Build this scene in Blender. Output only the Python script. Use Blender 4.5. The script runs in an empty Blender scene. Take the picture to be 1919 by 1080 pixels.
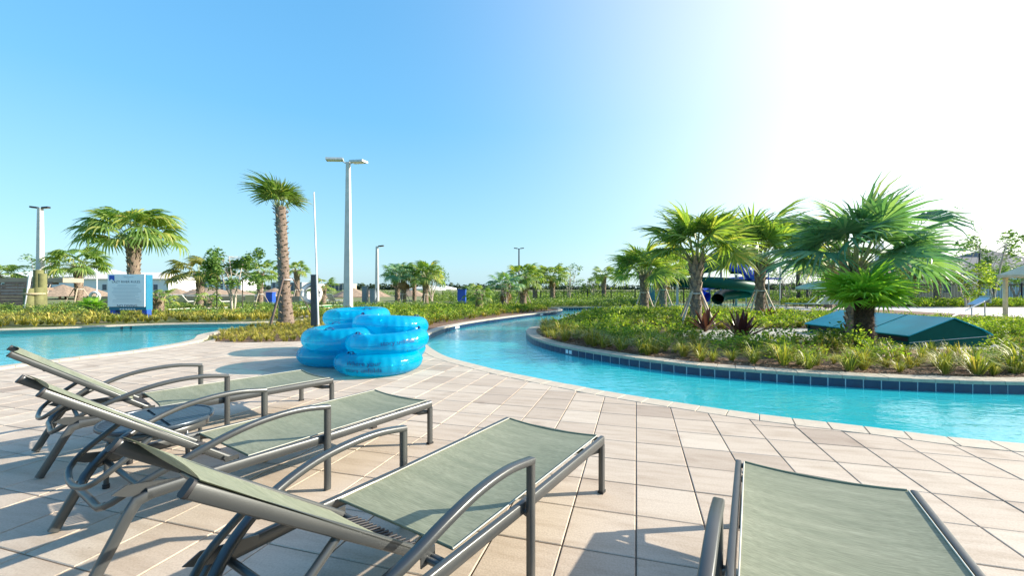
import bpy, math, random
import numpy as np
from mathutils import Vector, Matrix, Euler
from mathutils.geometry import tessellate_polygon
random.seed(7); rng = np.random.default_rng(7)
R = math.radians; PI = math.pi
S = bpy.context.scene; C = S.collection

# ------------------------------------------------------------------ camera, sky, sun
CAMH, FOC = 1.467, 800.0
cd = bpy.data.cameras.new('camera'); cam = bpy.data.objects.new('camera', cd); C.objects.link(cam)
cam.location = (0, 0, CAMH); cam.rotation_euler = (R(90), 0, 0)
cd.lens = 36 * FOC / 1919; cd.sensor_width = 36; cd.shift_y = 1.0 / 1919
cd.clip_start = .05; cd.clip_end = 6000; S.camera = cam
SUN_EL, SUN_AZ = R(24), R(84)                    # azimuth from +Y towards +X
sd = Vector((math.sin(SUN_AZ) * math.cos(SUN_EL), math.cos(SUN_AZ) * math.cos(SUN_EL), math.sin(SUN_EL)))
W = bpy.data.worlds.new('World'); S.world = W; W.use_nodes = True
nt = W.node_tree; nt.nodes.clear(); L = nt.links.new
out = nt.nodes.new('ShaderNodeOutputWorld'); bg = nt.nodes.new('ShaderNodeBackground')
sky = nt.nodes.new('ShaderNodeTexSky'); sky.sky_type = 'NISHITA'; sky.sun_disc = False
sky.sun_elevation = SUN_EL; sky.sun_rotation = SUN_AZ; sky.air_density = 1.25; sky.dust_density = .9; sky.ozone_density = 1.0
tint = nt.nodes.new('ShaderNodeMix'); tint.data_type = 'RGBA'; tint.blend_type = 'MULTIPLY'; tint.inputs[0].default_value = 1
L(sky.outputs[0], tint.inputs[6]); tint.inputs[7].default_value = (.70, .93, 1.14, 1)
tc = nt.nodes.new('ShaderNodeTexCoord'); dp = nt.nodes.new('ShaderNodeVectorMath'); dp.operation = 'DOT_PRODUCT'
GD = Vector((math.sin(R(70)) * math.cos(R(26)), math.cos(R(70)) * math.cos(R(26)), math.sin(R(26))))
L(tc.outputs['Generated'], dp.inputs[0]); dp.inputs[1].default_value = GD
def wm(op, a, b=None, clamp=False):
    n = nt.nodes.new('ShaderNodeMath'); n.operation = op; n.use_clamp = clamp
    for i, v in enumerate((a, b)):
        if v is None: continue
        if isinstance(v, (int, float)): n.inputs[i].default_value = v
        else: L(v, n.inputs[i])
    return n.outputs[0]
g1 = wm('POWER', wm('MAXIMUM', dp.outputs['Value'], 0.0), 3.5)      # hazy aureole round the sun
add = nt.nodes.new('ShaderNodeMix'); add.data_type = 'RGBA'; add.blend_type = 'ADD'; add.inputs[0].default_value = 1
gc = nt.nodes.new('ShaderNodeMix'); gc.data_type = 'RGBA'; gc.inputs[6].default_value = (0, 0, 0, 1); gc.inputs[7].default_value = (3.0, 2.0, 1.1, 1)
sep = nt.nodes.new('ShaderNodeSeparateXYZ'); L(tc.outputs['Generated'], sep.inputs[0])
cr = nt.nodes.new('ShaderNodeValToRGB'); L(wm('MAXIMUM', sep.outputs[2], 0.0), cr.inputs[0]); ce = cr.color_ramp.elements; ce.new(.12); ce.new(.35)
for i_, (p_, c_) in enumerate(((0, (.44, .66, .80)), (.12, (.30, .60, .80)), (.35, (.145, .48, .80)), (1, (.05, .27, .68)))): ce[i_].position = p_; ce[i_].color = (*c_, 1)
sc_ = nt.nodes.new('ShaderNodeMix'); sc_.data_type = 'RGBA'; sc_.blend_type = 'MULTIPLY'; sc_.inputs[0].default_value = 1; L(cr.outputs[0], sc_.inputs[6]); sc_.inputs[7].default_value = (2.35, 2.35, 2.35, 1); sc_.clamp_result = False
base = nt.nodes.new('ShaderNodeMix'); base.data_type = 'RGBA'; base.inputs[0].default_value = .85; L(tint.outputs[2], base.inputs[6]); L(sc_.outputs[2], base.inputs[7])
L(g1, gc.inputs[0]); L(base.outputs[2], add.inputs[6]); L(gc.outputs[2], add.inputs[7])
L(add.outputs[2], bg.inputs[0]); bg.inputs[1].default_value = .15; L(bg.outputs[0], out.inputs[0])
sl = bpy.data.lights.new('sun', 'SUN'); so = bpy.data.objects.new('sun', sl); C.objects.link(so)
sl.energy = 3.3; sl.angle = R(.55); sl.color = (1, .91, .78); so.rotation_euler = (-sd).to_track_quat('-Z', 'Y').to_euler()
S.view_settings.view_transform = 'Standard'; S.view_settings.look = 'None'
S.view_settings.exposure = 1.65; S.view_settings.gamma = 1
S.cycles.max_bounces = 8; S.cycles.transparent_max_bounces = 16; S.cycles.caustics_reflective = False; S.cycles.caustics_refractive = False

# ------------------------------------------------------------------ helpers
def G(px, py, z=0.0):
    Y = FOC * (CAMH - z) / (py - 541.0); return Vector(((px - 960) / FOC * Y, Y, z))
def PZ(px, py, Y): return Vector(((px - 960) / FOC * Y, Y, CAMH - (py - 541.0) * Y / FOC))

def nodes(name):
    m = bpy.data.materials.new(name); m.use_nodes = True; t = m.node_tree; t.nodes.clear()
    o = t.nodes.new('ShaderNodeOutputMaterial'); return m, t, o
def nd(t, kind, **kw):
    n = t.nodes.new(kind)
    for k, v in kw.items():
        if k.startswith('i'):
            key = int(k[1:]) if k[1:].isdigit() else k[1:].replace('_', ' ')
            if hasattr(v, 'node'): t.links.new(v, n.inputs[key])
            else: n.inputs[key].default_value = v
        else: setattr(n, k, v)
    return n
def c4(c): return (c[0], c[1], c[2], 1)
def ramp(t, fac, stops):
    n = t.nodes.new('ShaderNodeValToRGB'); t.links.new(fac, n.inputs[0]); e = n.color_ramp.elements
    while len(e) < len(stops): e.new(.5)
    for i, (p, c) in enumerate(stops): e[i].position = p; e[i].color = c4(c)
    return n.outputs[0]
def mixc(t, f, a, b, mode='MIX'):
    n = t.nodes.new('ShaderNodeMix'); n.data_type = 'RGBA'; n.blend_type = mode
    for i, v in ((0, f), (6, a), (7, b)):
        if hasattr(v, 'node'): t.links.new(v, n.inputs[i])
        else: n.inputs[i].default_value = v if i == 0 else c4(v)
    return n.outputs[2]
def pbr(name, col, rough=.6, metal=0, var=.12, scale=6, bump=0, bscale=60, spec=.5, stretch=None, wear=None):
    m, t, o = nodes(name); b = nd(t, 'ShaderNodeBsdfPrincipled'); t.links.new(b.outputs[0], o.inputs[0])
    tc = nd(t, 'ShaderNodeTexCoord'); v = tc.outputs['Object']
    if stretch: v = nd(t, 'ShaderNodeMapping', i0=v, iScale=stretch).outputs[0]
    n = nd(t, 'ShaderNodeTexNoise', i0=v, iScale=scale, iDetail=5.0)
    c = ramp(t, n.outputs[0], [(.3, [x * (1 - var) for x in col]), (.7, [min(1, x * (1 + var)) for x in col])])
    if wear:
        n3 = nd(t, 'ShaderNodeTexNoise', i0=tc.outputs['Object'], iScale=wear[1], iDetail=6.0)
        f = ramp(t, n3.outputs[0], [(wear[2], (0, 0, 0)), (wear[2] + .12, (1, 1, 1))]); c = mixc(t, f, c, wear[0])
    t.links.new(c, b.inputs['Base Color']); b.inputs['Roughness'].default_value = rough; b.inputs['Metallic'].default_value = metal
    b.inputs['Specular IOR Level'].default_value = spec
    if bump:
        n2 = nd(t, 'ShaderNodeTexNoise', i0=v, iScale=bscale, iDetail=4.0)
        bp = nd(t, 'ShaderNodeBump', iStrength=bump, iDistance=.02, iHeight=n2.outputs[0]); t.links.new(bp.outputs[0], b.inputs['Normal'])
    return m
def leafmat(name, stops, trans=.35, rough=.45, patch=None, rnd='island', sheen=.35):
    m, t, o = nodes(name)
    g = nd(t, 'ShaderNodeNewGeometry'); oi = nd(t, 'ShaderNodeObjectInfo')
    f = g.outputs['Random Per Island']
    if rnd == 'both': f = nd(t, 'ShaderNodeMath', operation='FRACT', i0=nd(t, 'ShaderNodeMath', operation='ADD', i0=nd(t, 'ShaderNodeMath', operation='MULTIPLY', i0=f, i1=.55).outputs[0], i1=nd(t, 'ShaderNodeMath', operation='MULTIPLY', i0=oi.outputs['Random'], i1=.44).outputs[0]).outputs[0]).outputs[0]
    c = ramp(t, f, stops)
    if patch:
        n = nd(t, 'ShaderNodeTexNoise', i0=g.outputs['Position'], iScale=patch[1], iDetail=3.0)
        c = mixc(t, ramp(t, n.outputs[0], [(.42, (0, 0, 0)), (.62, (1, 1, 1))]), c, mixc(t, .75, c, patch[0]))
    b = nd(t, 'ShaderNodeBsdfPrincipled', iRoughness=rough); t.links.new(c, b.inputs['Base Color']); b.inputs['Specular IOR Level'].default_value = sheen
    tr = nd(t, 'ShaderNodeBsdfTranslucent', i0=mixc(t, 1.0, c, (1.25, 1.3, .5), 'MULTIPLY'))
    mx = nd(t, 'ShaderNodeMixShader', i0=trans); t.links.new(b.outputs[0], mx.inputs[1]); t.links.new(tr.outputs[0], mx.inputs[2]); t.links.new(mx.outputs[0], o.inputs[0])
    return m

class MB:
    def __init__(s): s.v = []; s.f = []; s.sm = []
    def add(s, vs, fs, smooth=False):
        n = len(s.v); s.v += [tuple(p) for p in vs]; s.f += [tuple(i + n for i in f) for f in fs]; s.sm += [smooth] * len(fs)
    def box(s, c, d, rz=0, rx=0, ry=0, ch=0):
        M = Euler((rx, ry, rz)).to_matrix(); c = Vector(c); x, y, z = (k / 2 for k in d)
        P = [(-x, -y, -z), (x, -y, -z), (x, y, -z), (-x, y, -z), (-x, -y, z), (x, -y, z), (x, y, z), (-x, y, z)]
        s.add([c + M @ Vector(p) for p in P], [(0, 3, 2, 1), (4, 5, 6, 7), (0, 1, 5, 4), (1, 2, 6, 5), (2, 3, 7, 6), (3, 0, 4, 7)])
    def tube(s, pts, r, n=8, caps=True, smooth=True, rect=None, up=(0, 0, 1), ang=0):
        """sweep along pts; r radius or list; rect=(w,h) sweeps a slightly rounded rectangle"""
        pts = [Vector(p) for p in pts]; k = len(pts); rs = r if isinstance(r, (list, tuple)) else [r] * k
        up = Vector(up); rings = []
        for i, p in enumerate(pts):
            d = (pts[min(i + 1, k - 1)] - pts[max(i - 1, 0)]).normalized()
            if rect and 0 < i < k - 1:
                a = (p - pts[i - 1]).normalized(); b = (pts[i + 1] - p).normalized(); d = (a + b).normalized()
                m = 1 / max(.35, abs(d.dot(a)))
            else: m = 1
            u = up if abs(d.dot(up)) < .95 else Vector((d.y, d.z, d.x + .3))
            if rect and abs(d.dot(up)) >= .95: u = Vector(rect[2]) if len(rect) > 2 else Vector((1, 0, 0))
            sx = d.cross(u).normalized(); sy = sx.cross(d).normalized(); ring = []
            if rect:
                w, h = rect[0] / 2, rect[1] / 2; e = min(w, h) * .35
                for (a_, b_) in ((-w, -h + e), (-w + e, -h), (w - e, -h), (w, -h + e), (w, h - e), (w - e, h), (-w + e, h), (-w, h - e)): ring.append(p + sx * a_ + sy * b_ * m)
            else:
                for j in range(n):
                    a_ = 2 * PI * j / n + ang; ring.append(p + (sx * math.cos(a_) + sy * math.sin(a_)) * rs[i])
            rings.append(ring)
        nn = len(rings[0]); V = [q for r_ in rings for q in r_]; F = []
        for i in range(k - 1):
            for j in range(nn):
                a, b = i * nn + j, i * nn + (j + 1) % nn; F.append((a, b, b + nn, a + nn))
        s.add(V, F, smooth)
        if caps: s.add(rings[0], [tuple(range(nn - 1, -1, -1))]); s.add(rings[-1], [tuple(range(nn))])
    def prism(s, poly, z0, z1, top=True, bottom=True):
        n = len(poly); s.add([(p[0], p[1], z0) for p in poly] + [(p[0], p[1], z1) for p in poly],
            ([tuple(range(n - 1, -1, -1))] if bottom else []) + ([tuple(range(n, 2 * n))] if top else []) + [(i, (i + 1) % n, n + (i + 1) % n, n + i) for i in range(n)])
    def mesh(s, name):
        me = bpy.data.meshes.new(name); me.from_pydata(s.v, [], s.f); me.polygons.foreach_set('use_smooth', s.sm); me.update(); return me
    def obj(s, name, m, parent=None, loc=(0, 0, 0)):
        return link(name, s.mesh(name), m, parent, loc)
def link(name, me, m=None, parent=None, loc=(0, 0, 0)):
    if m is not None and not me.materials: me.materials.append(m)
    o = bpy.data.objects.new(name, me); C.objects.link(o); o.location = loc
    if parent: o.parent = parent
    return o
def tag(o, label=None, cat=None, group=None, kind=None):
    if label: o['label'] = label
    if cat: o['category'] = cat
    if group: o['group'] = group
    if kind: o['kind'] = kind
    return o
def thing(name, loc, label, cat, group=None, rz=0):
    o = bpy.data.objects.new(name, None); C.objects.link(o); o.location = loc; o.rotation_euler = (0, 0, rz); o.empty_display_size = .2
    return tag(o, label, cat, group)
def copy_tree(o, parent=None):
    c = o.copy(); C.objects.link(c)
    if parent: c.parent = parent
    for ch in [x for x in bpy.data.objects if x.parent == o]: copy_tree(ch, c)
    return c
def tris(name, V, F, m, parent=None, smooth=False):
    """fast triangle mesh from numpy arrays"""
    me = bpy.data.meshes.new(name); me.vertices.add(len(V)); me.vertices.foreach_set('co', np.ascontiguousarray(V, dtype=np.float32).ravel())
    me.loops.add(F.size); me.loops.foreach_set('vertex_index', F.astype(np.int32).ravel())
    me.polygons.add(len(F)); me.polygons.foreach_set('loop_start', np.arange(0, F.size, 3, dtype=np.int32)); me.polygons.foreach_set('loop_total', np.full(len(F), 3, dtype=np.int32))
    me.update(calc_edges=True); me.validate(); return link(name, me, m, parent)
def sheet(name, poly, z, m, parent=None, holes=()):
    loops = [[Vector((p[0], p[1], z)) for p in poly]] + [[Vector((p[0], p[1], z)) for p in h] for h in holes]
    T = tessellate_polygon(loops); V = [v for l in loops for v in l]
    me = bpy.data.meshes.new(name); me.from_pydata([tuple(v) for v in V], [], [tuple(t) for t in T]); me.update()
    if me.polygons and sum(p.normal.z * p.area for p in me.polygons) < 0: me.flip_normals()
    return link(name, me, m, parent)
def cat_rom(P, step=.3):
    P = [Vector(p) for p in P]; o = []
    for i in range(len(P) - 1):
        a, b, c, d = P[max(i - 1, 0)], P[i], P[i + 1], P[min(i + 2, len(P) - 1)]
        n = 12
        for k in range(n):
            u = k / n; o.append(.5 * ((2 * b) + (c - a) * u + (2 * a - 5 * b + 4 * c - d) * u * u + (3 * b - a - 3 * c + d) * u ** 3))
    o.append(P[-1]); return resample(o, step)
def resample(P, step):
    D = [0]
    for a, b in zip(P, P[1:]): D.append(D[-1] + (b - a).length)
    n = max(2, int(round(D[-1] / step)) + 1); o = []; j = 0
    for k in range(n):
        d = D[-1] * k / (n - 1)
        while j < len(D) - 2 and D[j + 1] < d: j += 1
        u = (d - D[j]) / max(1e-9, D[j + 1] - D[j]); o.append(P[j].lerp(P[j + 1], u))
    return o
def offset(P, d):
    o = []
    for i, p in enumerate(P):
        t = (P[min(i + 1, len(P) - 1)] - P[max(i - 1, 0)]); t.z = 0; t.normalize(); o.append(p + Vector((-t.y, t.x, 0)) * d)
    return o
def clip_convex(sub, win):
    for i in range(len(win)):
        a, b = win[i], win[(i + 1) % len(win)]; ex, ey = b[0] - a[0], b[1] - a[1]; o = []
        if not sub: return []
        for j in range(len(sub)):
            p, q = sub[j], sub[(j + 1) % len(sub)]
            sp = ex * (p[1] - a[1]) - ey * (p[0] - a[0]); sq = ex * (q[1] - a[1]) - ey * (q[0] - a[0])
            if sp >= 0: o.append(p)
            if (sp >= 0) != (sq >= 0): u = sp / (sp - sq); o.append((p[0] + (q[0] - p[0]) * u, p[1] + (q[1] - p[1]) * u))
        sub = o
    return sub
def area(p): return .5 * sum(p[i][0] * p[(i + 1) % len(p)][1] - p[(i + 1) % len(p)][0] * p[i][1] for i in range(len(p)))
def inside(x, y, poly):
    c = False; n = len(poly)
    for i in range(n):
        x1, y1 = poly[i][0], poly[i][1]; x2, y2 = poly[(i + 1) % n][0], poly[(i + 1) % n][1]
        if (y1 > y) != (y2 > y) and x < (x2 - x1) * (y - y1) / (y2 - y1) + x1: c = not c
    return c
def visible(x, y, m=1.5): return y > .3 and abs(x) < y * 1.2 + m

# ------------------------------------------------------------------ materials
def paver_mat(name, single):
    m, t, o = nodes(name); g = nd(t, 'ShaderNodeNewGeometry'); oi = nd(t, 'ShaderNodeObjectInfo')
    rnd = oi.outputs['Random'] if single else g.outputs['Random Per Island']
    base = ramp(t, rnd, [(0, (.39, .31, .24)), (.05, (.46, .375, .29)), (.14, (.515, .425, .33)), (.7, (.545, .455, .355)), (1, (.59, .505, .40))])
    P = g.outputs['Position']; mp = nd(t, 'ShaderNodeMapping', i0=P, iScale=(1, 1, 1)); mp.inputs['Rotation'].default_value = (0, 0, R(16.2))
    st = nd(t, 'ShaderNodeMapping', i0=mp.outputs[0], iScale=(1.2, 7, 1))
    off = nd(t, 'ShaderNodeVectorMath', operation='ADD', i0=st.outputs[0]); cx = nd(t, 'ShaderNodeCombineXYZ', i2=nd(t, 'ShaderNodeMath', operation='MULTIPLY', i0=rnd, i1=40.0).outputs[0]); t.links.new(cx.outputs[0], off.inputs[1])
    n = nd(t, 'ShaderNodeTexNoise', i0=off.outputs[0], iScale=1.6, iDetail=6.0, iRoughness=.6)
    c = mixc(t, 1.0, base, ramp(t, n.outputs[0], [(.3, (.82, .79, .76)), (.55, (1, 1, 1))]), 'MULTIPLY')
    n2 = nd(t, 'ShaderNodeTexNoise', i0=P, iScale=1.7, iDetail=4.0)
    c = mixc(t, ramp(t, n2.outputs[0], [(.6, (0, 0, 0)), (.72, (.55, .55, .55))]), c, mixc(t, 1.0, c, (.62, .56, .52), 'MULTIPLY'))
    n3 = nd(t, 'ShaderNodeTexNoise', i0=P, iScale=90.0, iDetail=3.0)
    c = mixc(t, 1.0, c, ramp(t, n3.outputs[0], [(.35, (.87, .86, .85)), (.6, (1.0, 1.0, 1.0))]), 'MULTIPLY')
    n4 = nd(t, 'ShaderNodeTexVoronoi', i0=P, iScale=4.5)
    c = mixc(t, ramp(t, n4.outputs['Distance'], [(.012, (.6, .6, .6)), (.03, (0, 0, 0))]), c, (.12, .1, .08))
    b = nd(t, 'ShaderNodeBsdfPrincipled', iRoughness=.72); t.links.new(c, b.inputs['Base Color']); b.inputs['Specular IOR Level'].default_value = .35
    bp = nd(t, 'ShaderNodeBump', iStrength=.25, iDistance=.004, iHeight=n3.outputs[0]); t.links.new(bp.outputs[0], b.inputs['Normal']); t.links.new(b.outputs[0], o.inputs[0]); return m
M = {}
M['paver'] = paver_mat('paver_stone', True); M['paver_field'] = paver_mat('paver_stone_field', False)
M['sand'] = pbr('joint_sand', (.2, .16, .125), .95, var=.3, scale=20)
M['coping'] = pbr('coping_stone', (.50, .43, .33), .75, var=.1, scale=5, bump=.25, bscale=90, wear=((.4, .34, .26), 3.0, .6))
M['coping_isl'] = pbr('coping_shaded_stone', (.44, .385, .29), .8, var=.15, scale=6, bump=.3, bscale=90, wear=((.28, .25, .19), 4.0, .55))  # darker copy of the coping stone, shade put into its colour
M['tile'] = pbr('navy_glazed_tile', (.004, .024, .07), .3, var=.25, scale=3)
M['tile_white'] = pbr('white_glazed_tile', (.75, .78, .8), .25, var=.04)
M['grout'] = pbr('grout', (.6, .66, .68), .8)
M['plaster'] = pbr('pool_plaster', (.50, .93, .95), .7, var=.06, scale=.8)
M['mulch'] = pbr('bark_mulch', (.17, .10, .06), .95, var=.55, scale=28, bump=1, bscale=40, wear=((.33, .24, .15), 18.0, .58))
M['gravel'] = pbr('pale_gravel', (.40, .40, .36), .9, var=.25, scale=40, bump=.6, bscale=60)
M['ground'] = pbr('grassy_ground', (.15, .17, .055), .95, var=.4, scale=.6, bump=.6, bscale=8, wear=((.26, .21, .11), .35, .55))
M['turf'] = pbr('putting_turf', (.02, .3, .05), .9, var=.15, scale=3)
M['path'] = pbr('pale_concrete', (.66, .6, .53), .85, var=.08, scale=2, bump=.2, bscale=60)
M['frame'] = pbr('grey_powder_coated_metal', (.085, .09, .088), .33, .45, var=.08, scale=5, bump=.03, bscale=300)
M['white_metal'] = pbr('white_painted_metal', (.72, .72, .7), .4, var=.05)
M['conc_pole'] = pbr('concrete_pole_paint', (.62, .60, .56), .8, var=.1, scale=2, bump=.15, bscale=50)
M['dark_metal'] = pbr('dark_bronze_metal', (.03, .03, .035), .45, .4)
M['grey_plastic'] = pbr('pale_grey_casting', (.55, .57, .57), .4, .3)
M['lens'] = pbr('lamp_lens', (.8, .8, .75), .15)
M['black'] = pbr('black_rubber', (.015, .015, .017), .6)
M['piping'] = pbr('cream_spline_piping', (.5, .5, .42), .6)
M['table'] = pbr('blue_grey_table_slat', (.045, .065, .085), .32, .3, var=.15, scale=8)
M['trunk'] = pbr('palm_bark', (.20, .15, .115), .95, var=.35, scale=9, bump=.9, bscale=22, stretch=(1, 1, 2.5))
M['trunk_grey'] = pbr('palm_bark_grey', (.19, .155, .125), .95, var=.35, scale=9, bump=.9, bscale=22, stretch=(1, 1, 3))
M['boot'] = pbr('palm_leaf_base', (.31, .24, .175), .9, var=.35, scale=14, bump=.4, bscale=40)
M['fibre'] = pbr('dark_palm_fibre', (.085, .055, .035), 1, var=.5, scale=25, bump=1, bscale=60)
M['petiole'] = pbr('palm_petiole', (.27, .30, .13), .5, var=.2)
M['brace'] = pbr('timber_brace', (.46, .39, .30), .9, var=.2, scale=7, bump=.3)
M['brace_dark'] = pbr('weathered_timber_brace', (.14, .10, .08), .9, var=.3, scale=7, bump=.3)
M['bark'] = pbr('pale_bark', (.47, .41, .34), .9, var=.25, scale=10)
M['stake'] = pbr('green_stake', (.07, .07, .05), .9)
M['frond'] = leafmat('palm_frond_green', [(0, (0.0923, 0.178, 0.0401)), (.35, (0.172, 0.293, 0.0639)), (.7, (0.317, 0.397, 0.0909)), (.9, (0.528, 0.502, 0.146)), (1, (0.806, 0.563, 0.22))], .45, .5, rnd='both', sheen=.45)
M['frond_grey'] = leafmat('palm_frond_blue_green', [(0, (0.079, 0.178, 0.0909)), (.4, (0.131, 0.293, 0.146)), (.75, (0.264, 0.418, 0.201)), (.93, (0.528, 0.543, 0.238)), (1, (0.79, 0.523, 0.22))], .35, .5, rnd='both', sheen=.5)
M['frond_yellow'] = leafmat('palm_frond_yellowed', [(0, (.10, .13, .03)), (.4, (.22, .23, .05)), (.8, (.34, .29, .08)), (1, (.4, .28, .12))], .35, .45, rnd='both')
M['frond_fresh'] = leafmat('palm_frond_fresh', [(0, (0.127, 0.291, 0.0364)), (.5, (0.255, 0.51, 0.0546)), (1, (0.437, 0.62, 0.091))], .45, .4, rnd='both')
M['frond_rag'] = leafmat('palm_frond_ragged', [(0, (.10, .19, .035)), (.5, (.17, .26, .05)), (.82, (.30, .30, .09)), (1, (.42, .30, .16))], .35, .5, rnd='both')
M['frond_dry'] = leafmat('dry_frond', [(0, (.2, .13, .07)), (1, (.4, .28, .17))], .2, .7, rnd='both')
M['leaf'] = leafmat('tree_leaf', [(0, (0.0585, 0.137, 0.0292)), (.5, (0.117, 0.234, 0.0488)), (1, (0.254, 0.37, 0.0878))], .35)
M['grass'] = leafmat('strappy_ground_cover', [(0, (0.105, 0.157, 0.0211)), (.4, (0.229, 0.299, 0.0439)), (.75, (0.404, 0.439, 0.0789)), (.92, (0.597, 0.527, 0.14)), (1, (0.527, 0.351, 0.157))], .3, .45, patch=((.30, .25, .05), .5))
M['grass_gold'] = leafmat('golden_ground_cover', [(0, (0.203, 0.203, 0.0338)), (.4, (0.406, 0.372, 0.0676)), (.8, (0.62, 0.524, 0.101)), (1, (0.62, 0.456, 0.152))], .3, .5, patch=((.12, .16, .03), .35))
M['shrub'] = leafmat('shrub_leaf', [(0, (0.0878, 0.176, 0.0264)), (.45, (0.211, 0.334, 0.0439)), (.85, (0.421, 0.527, 0.0615)), (1, (0.62, 0.62, 0.123))], .4, .6, patch=((.05, .09, .015), .9), sheen=.2)
M['hedge'] = leafmat('hedge_leaf', [(0, (0.0585, 0.117, 0.0292)), (.6, (0.156, 0.254, 0.0488)), (1, (0.332, 0.429, 0.078))], .3)
M['farwood'] = leafmat('far_wood', [(0, (.04, .07, .035)), (1, (.09, .13, .06))], .1, .8)
M['brom'] = leafmat('burgundy_leaf', [(0, (.035, .012, .015)), (.6, (.09, .03, .03)), (1, (.2, .12, .07))], .3, .3, rnd='both')
M['sign_white'] = pbr('sign_panel', (.88, .89, .9), .5, var=.02)
M['sign_teal'] = pbr('sign_teal', (.012, .16, .27), .5, var=.05)
M['sign_blue'] = pbr('sign_blue', (.015, .08, .45), .5, var=.05)
M['ink'] = pbr('dark_ink', (.06, .08, .13), .6, var=0); M['ink_pale'] = pbr('pale_ink', (.46, .52, .58), .6, var=0)
M['ink_blue'] = pbr('navy_print', (.004, .025, .13), .4, var=0)
M['slide_green'] = pbr('green_fibreglass', (.004, .075, .048), .42, spec=.15, var=.15, scale=.8)
M['slide_blue'] = pbr('blue_fibreglass', (.005, .06, .6), .35, var=.15, scale=.8)
M['cover_top'] = pbr('skylit_teal_sheet', (.01, .39, .54), .42, var=.22, scale=1.1, bump=.1, bscale=4, spec=.25)  # teal roof, base colour brightened to carry the sky's reflection
M['cover_side'] = pbr('dark_green_panel', (.0, .085, .07), .5, var=.1, spec=.1)
M['canvas_green'] = pbr('pale_green_canvas', (.45, .62, .45), .8); M['canvas_beige'] = pbr('beige_canvas', (.82, .64, .42), .8)
M['beige_post'] = pbr('beige_timber', (.66, .55, .34), .8)
M['sling_far'] = pbr('far_sling', (.45, .55, .48), .7); M['sling_white'] = pbr('white_sling', (.75, .76, .70), .7)
M['house_white'] = pbr('white_render', (.72, .74, .74), .85, var=.04, scale=1); M['house_blue'] = pbr('pale_blue_render', (.52, .66, .72), .85, var=.04)
M['house_tan'] = pbr('tan_render', (.55, .45, .34), .85, var=.06); M['house_grey'] = pbr('grey_render', (.32, .36, .4), .85, var=.05)
M['roof_brown'] = pbr('brown_shingle', (.24, .18, .13), .9, var=.25, scale=3); M['roof_grey'] = pbr('grey_shingle', (.12, .13, .14), .9, var=.2, scale=3)
M['thatch'] = pbr('thatch', (.27, .2, .14), 1, var=.35, scale=4, bump=.7, bscale=10)
M['glass_dark'] = pbr('dark_window', (.06, .09, .13), .1, var=.1)
M['olive'] = pbr('olive_treated_timber', (.17, .175, .07), .85, var=.25, scale=3, bump=.3); M['rope'] = pbr('rope', (.48, .4, .26), .95, var=.2, scale=30)
M['brownwood'] = pbr('brown_board', (.24, .17, .125), .9, var=.25, scale=4); M['utility'] = pbr('utility_grey', (.2, .24, .27), .6)
M['tan_wall'] = pbr('tan_wall', (.38, .31, .22), .9, var=.1, scale=2)
def sling_mat():
    m, t, o = nodes('sage_sling_mesh'); tc = nd(t, 'ShaderNodeTexCoord')
    mp = nd(t, 'ShaderNodeMapping', i0=tc.outputs['Object'], iScale=(16, 1.6, 16)); oi = nd(t, 'ShaderNodeObjectInfo')
    ad = nd(t, 'ShaderNodeVectorMath', operation='ADD', i0=mp.outputs[0]); t.links.new(nd(t, 'ShaderNodeMath', operation='MULTIPLY', i0=oi.outputs['Random'], i1=30.0).outputs[0], ad.inputs[1])
    n = nd(t, 'ShaderNodeTexNoise', i0=ad.outputs[0], iScale=1.0, iDetail=5.0, iRoughness=.55)
    mq = nd(t, 'ShaderNodeMapping', i0=tc.outputs['Object'], iScale=(260, 14, 260)); n2 = nd(t, 'ShaderNodeTexNoise', i0=mq.outputs[0], iScale=1.0, iDetail=2.0)
    c = ramp(t, n.outputs[0], [(.28, (.25, .275, .185)), (.5, (.295, .315, .215)), (.72, (.35, .365, .255))])
    c = mixc(t, 1.0, c, ramp(t, n2.outputs[0], [(.3, (.74, .74, .72)), (.7, (1.12, 1.12, 1.12))]), 'MULTIPLY')
    b = nd(t, 'ShaderNodeBsdfPrincipled', iRoughness=.6); t.links.new(c, b.inputs['Base Color']); b.inputs['Specular IOR Level'].default_value = .4
    bp = nd(t, 'ShaderNodeBump', iStrength=.25, iDistance=.003, iHeight=n2.outputs[0]); t.links.new(bp.outputs[0], b.inputs['Normal'])
    tr = nd(t, 'ShaderNodeBsdfTranslucent', i0=c); mx = nd(t, 'ShaderNodeMixShader', i0=.22); t.links.new(b.outputs[0], mx.inputs[1]); t.links.new(tr.outputs[0], mx.inputs[2]); t.links.new(mx.outputs[0], o.inputs[0]); return m
M['sling'] = sling_mat()
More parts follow.
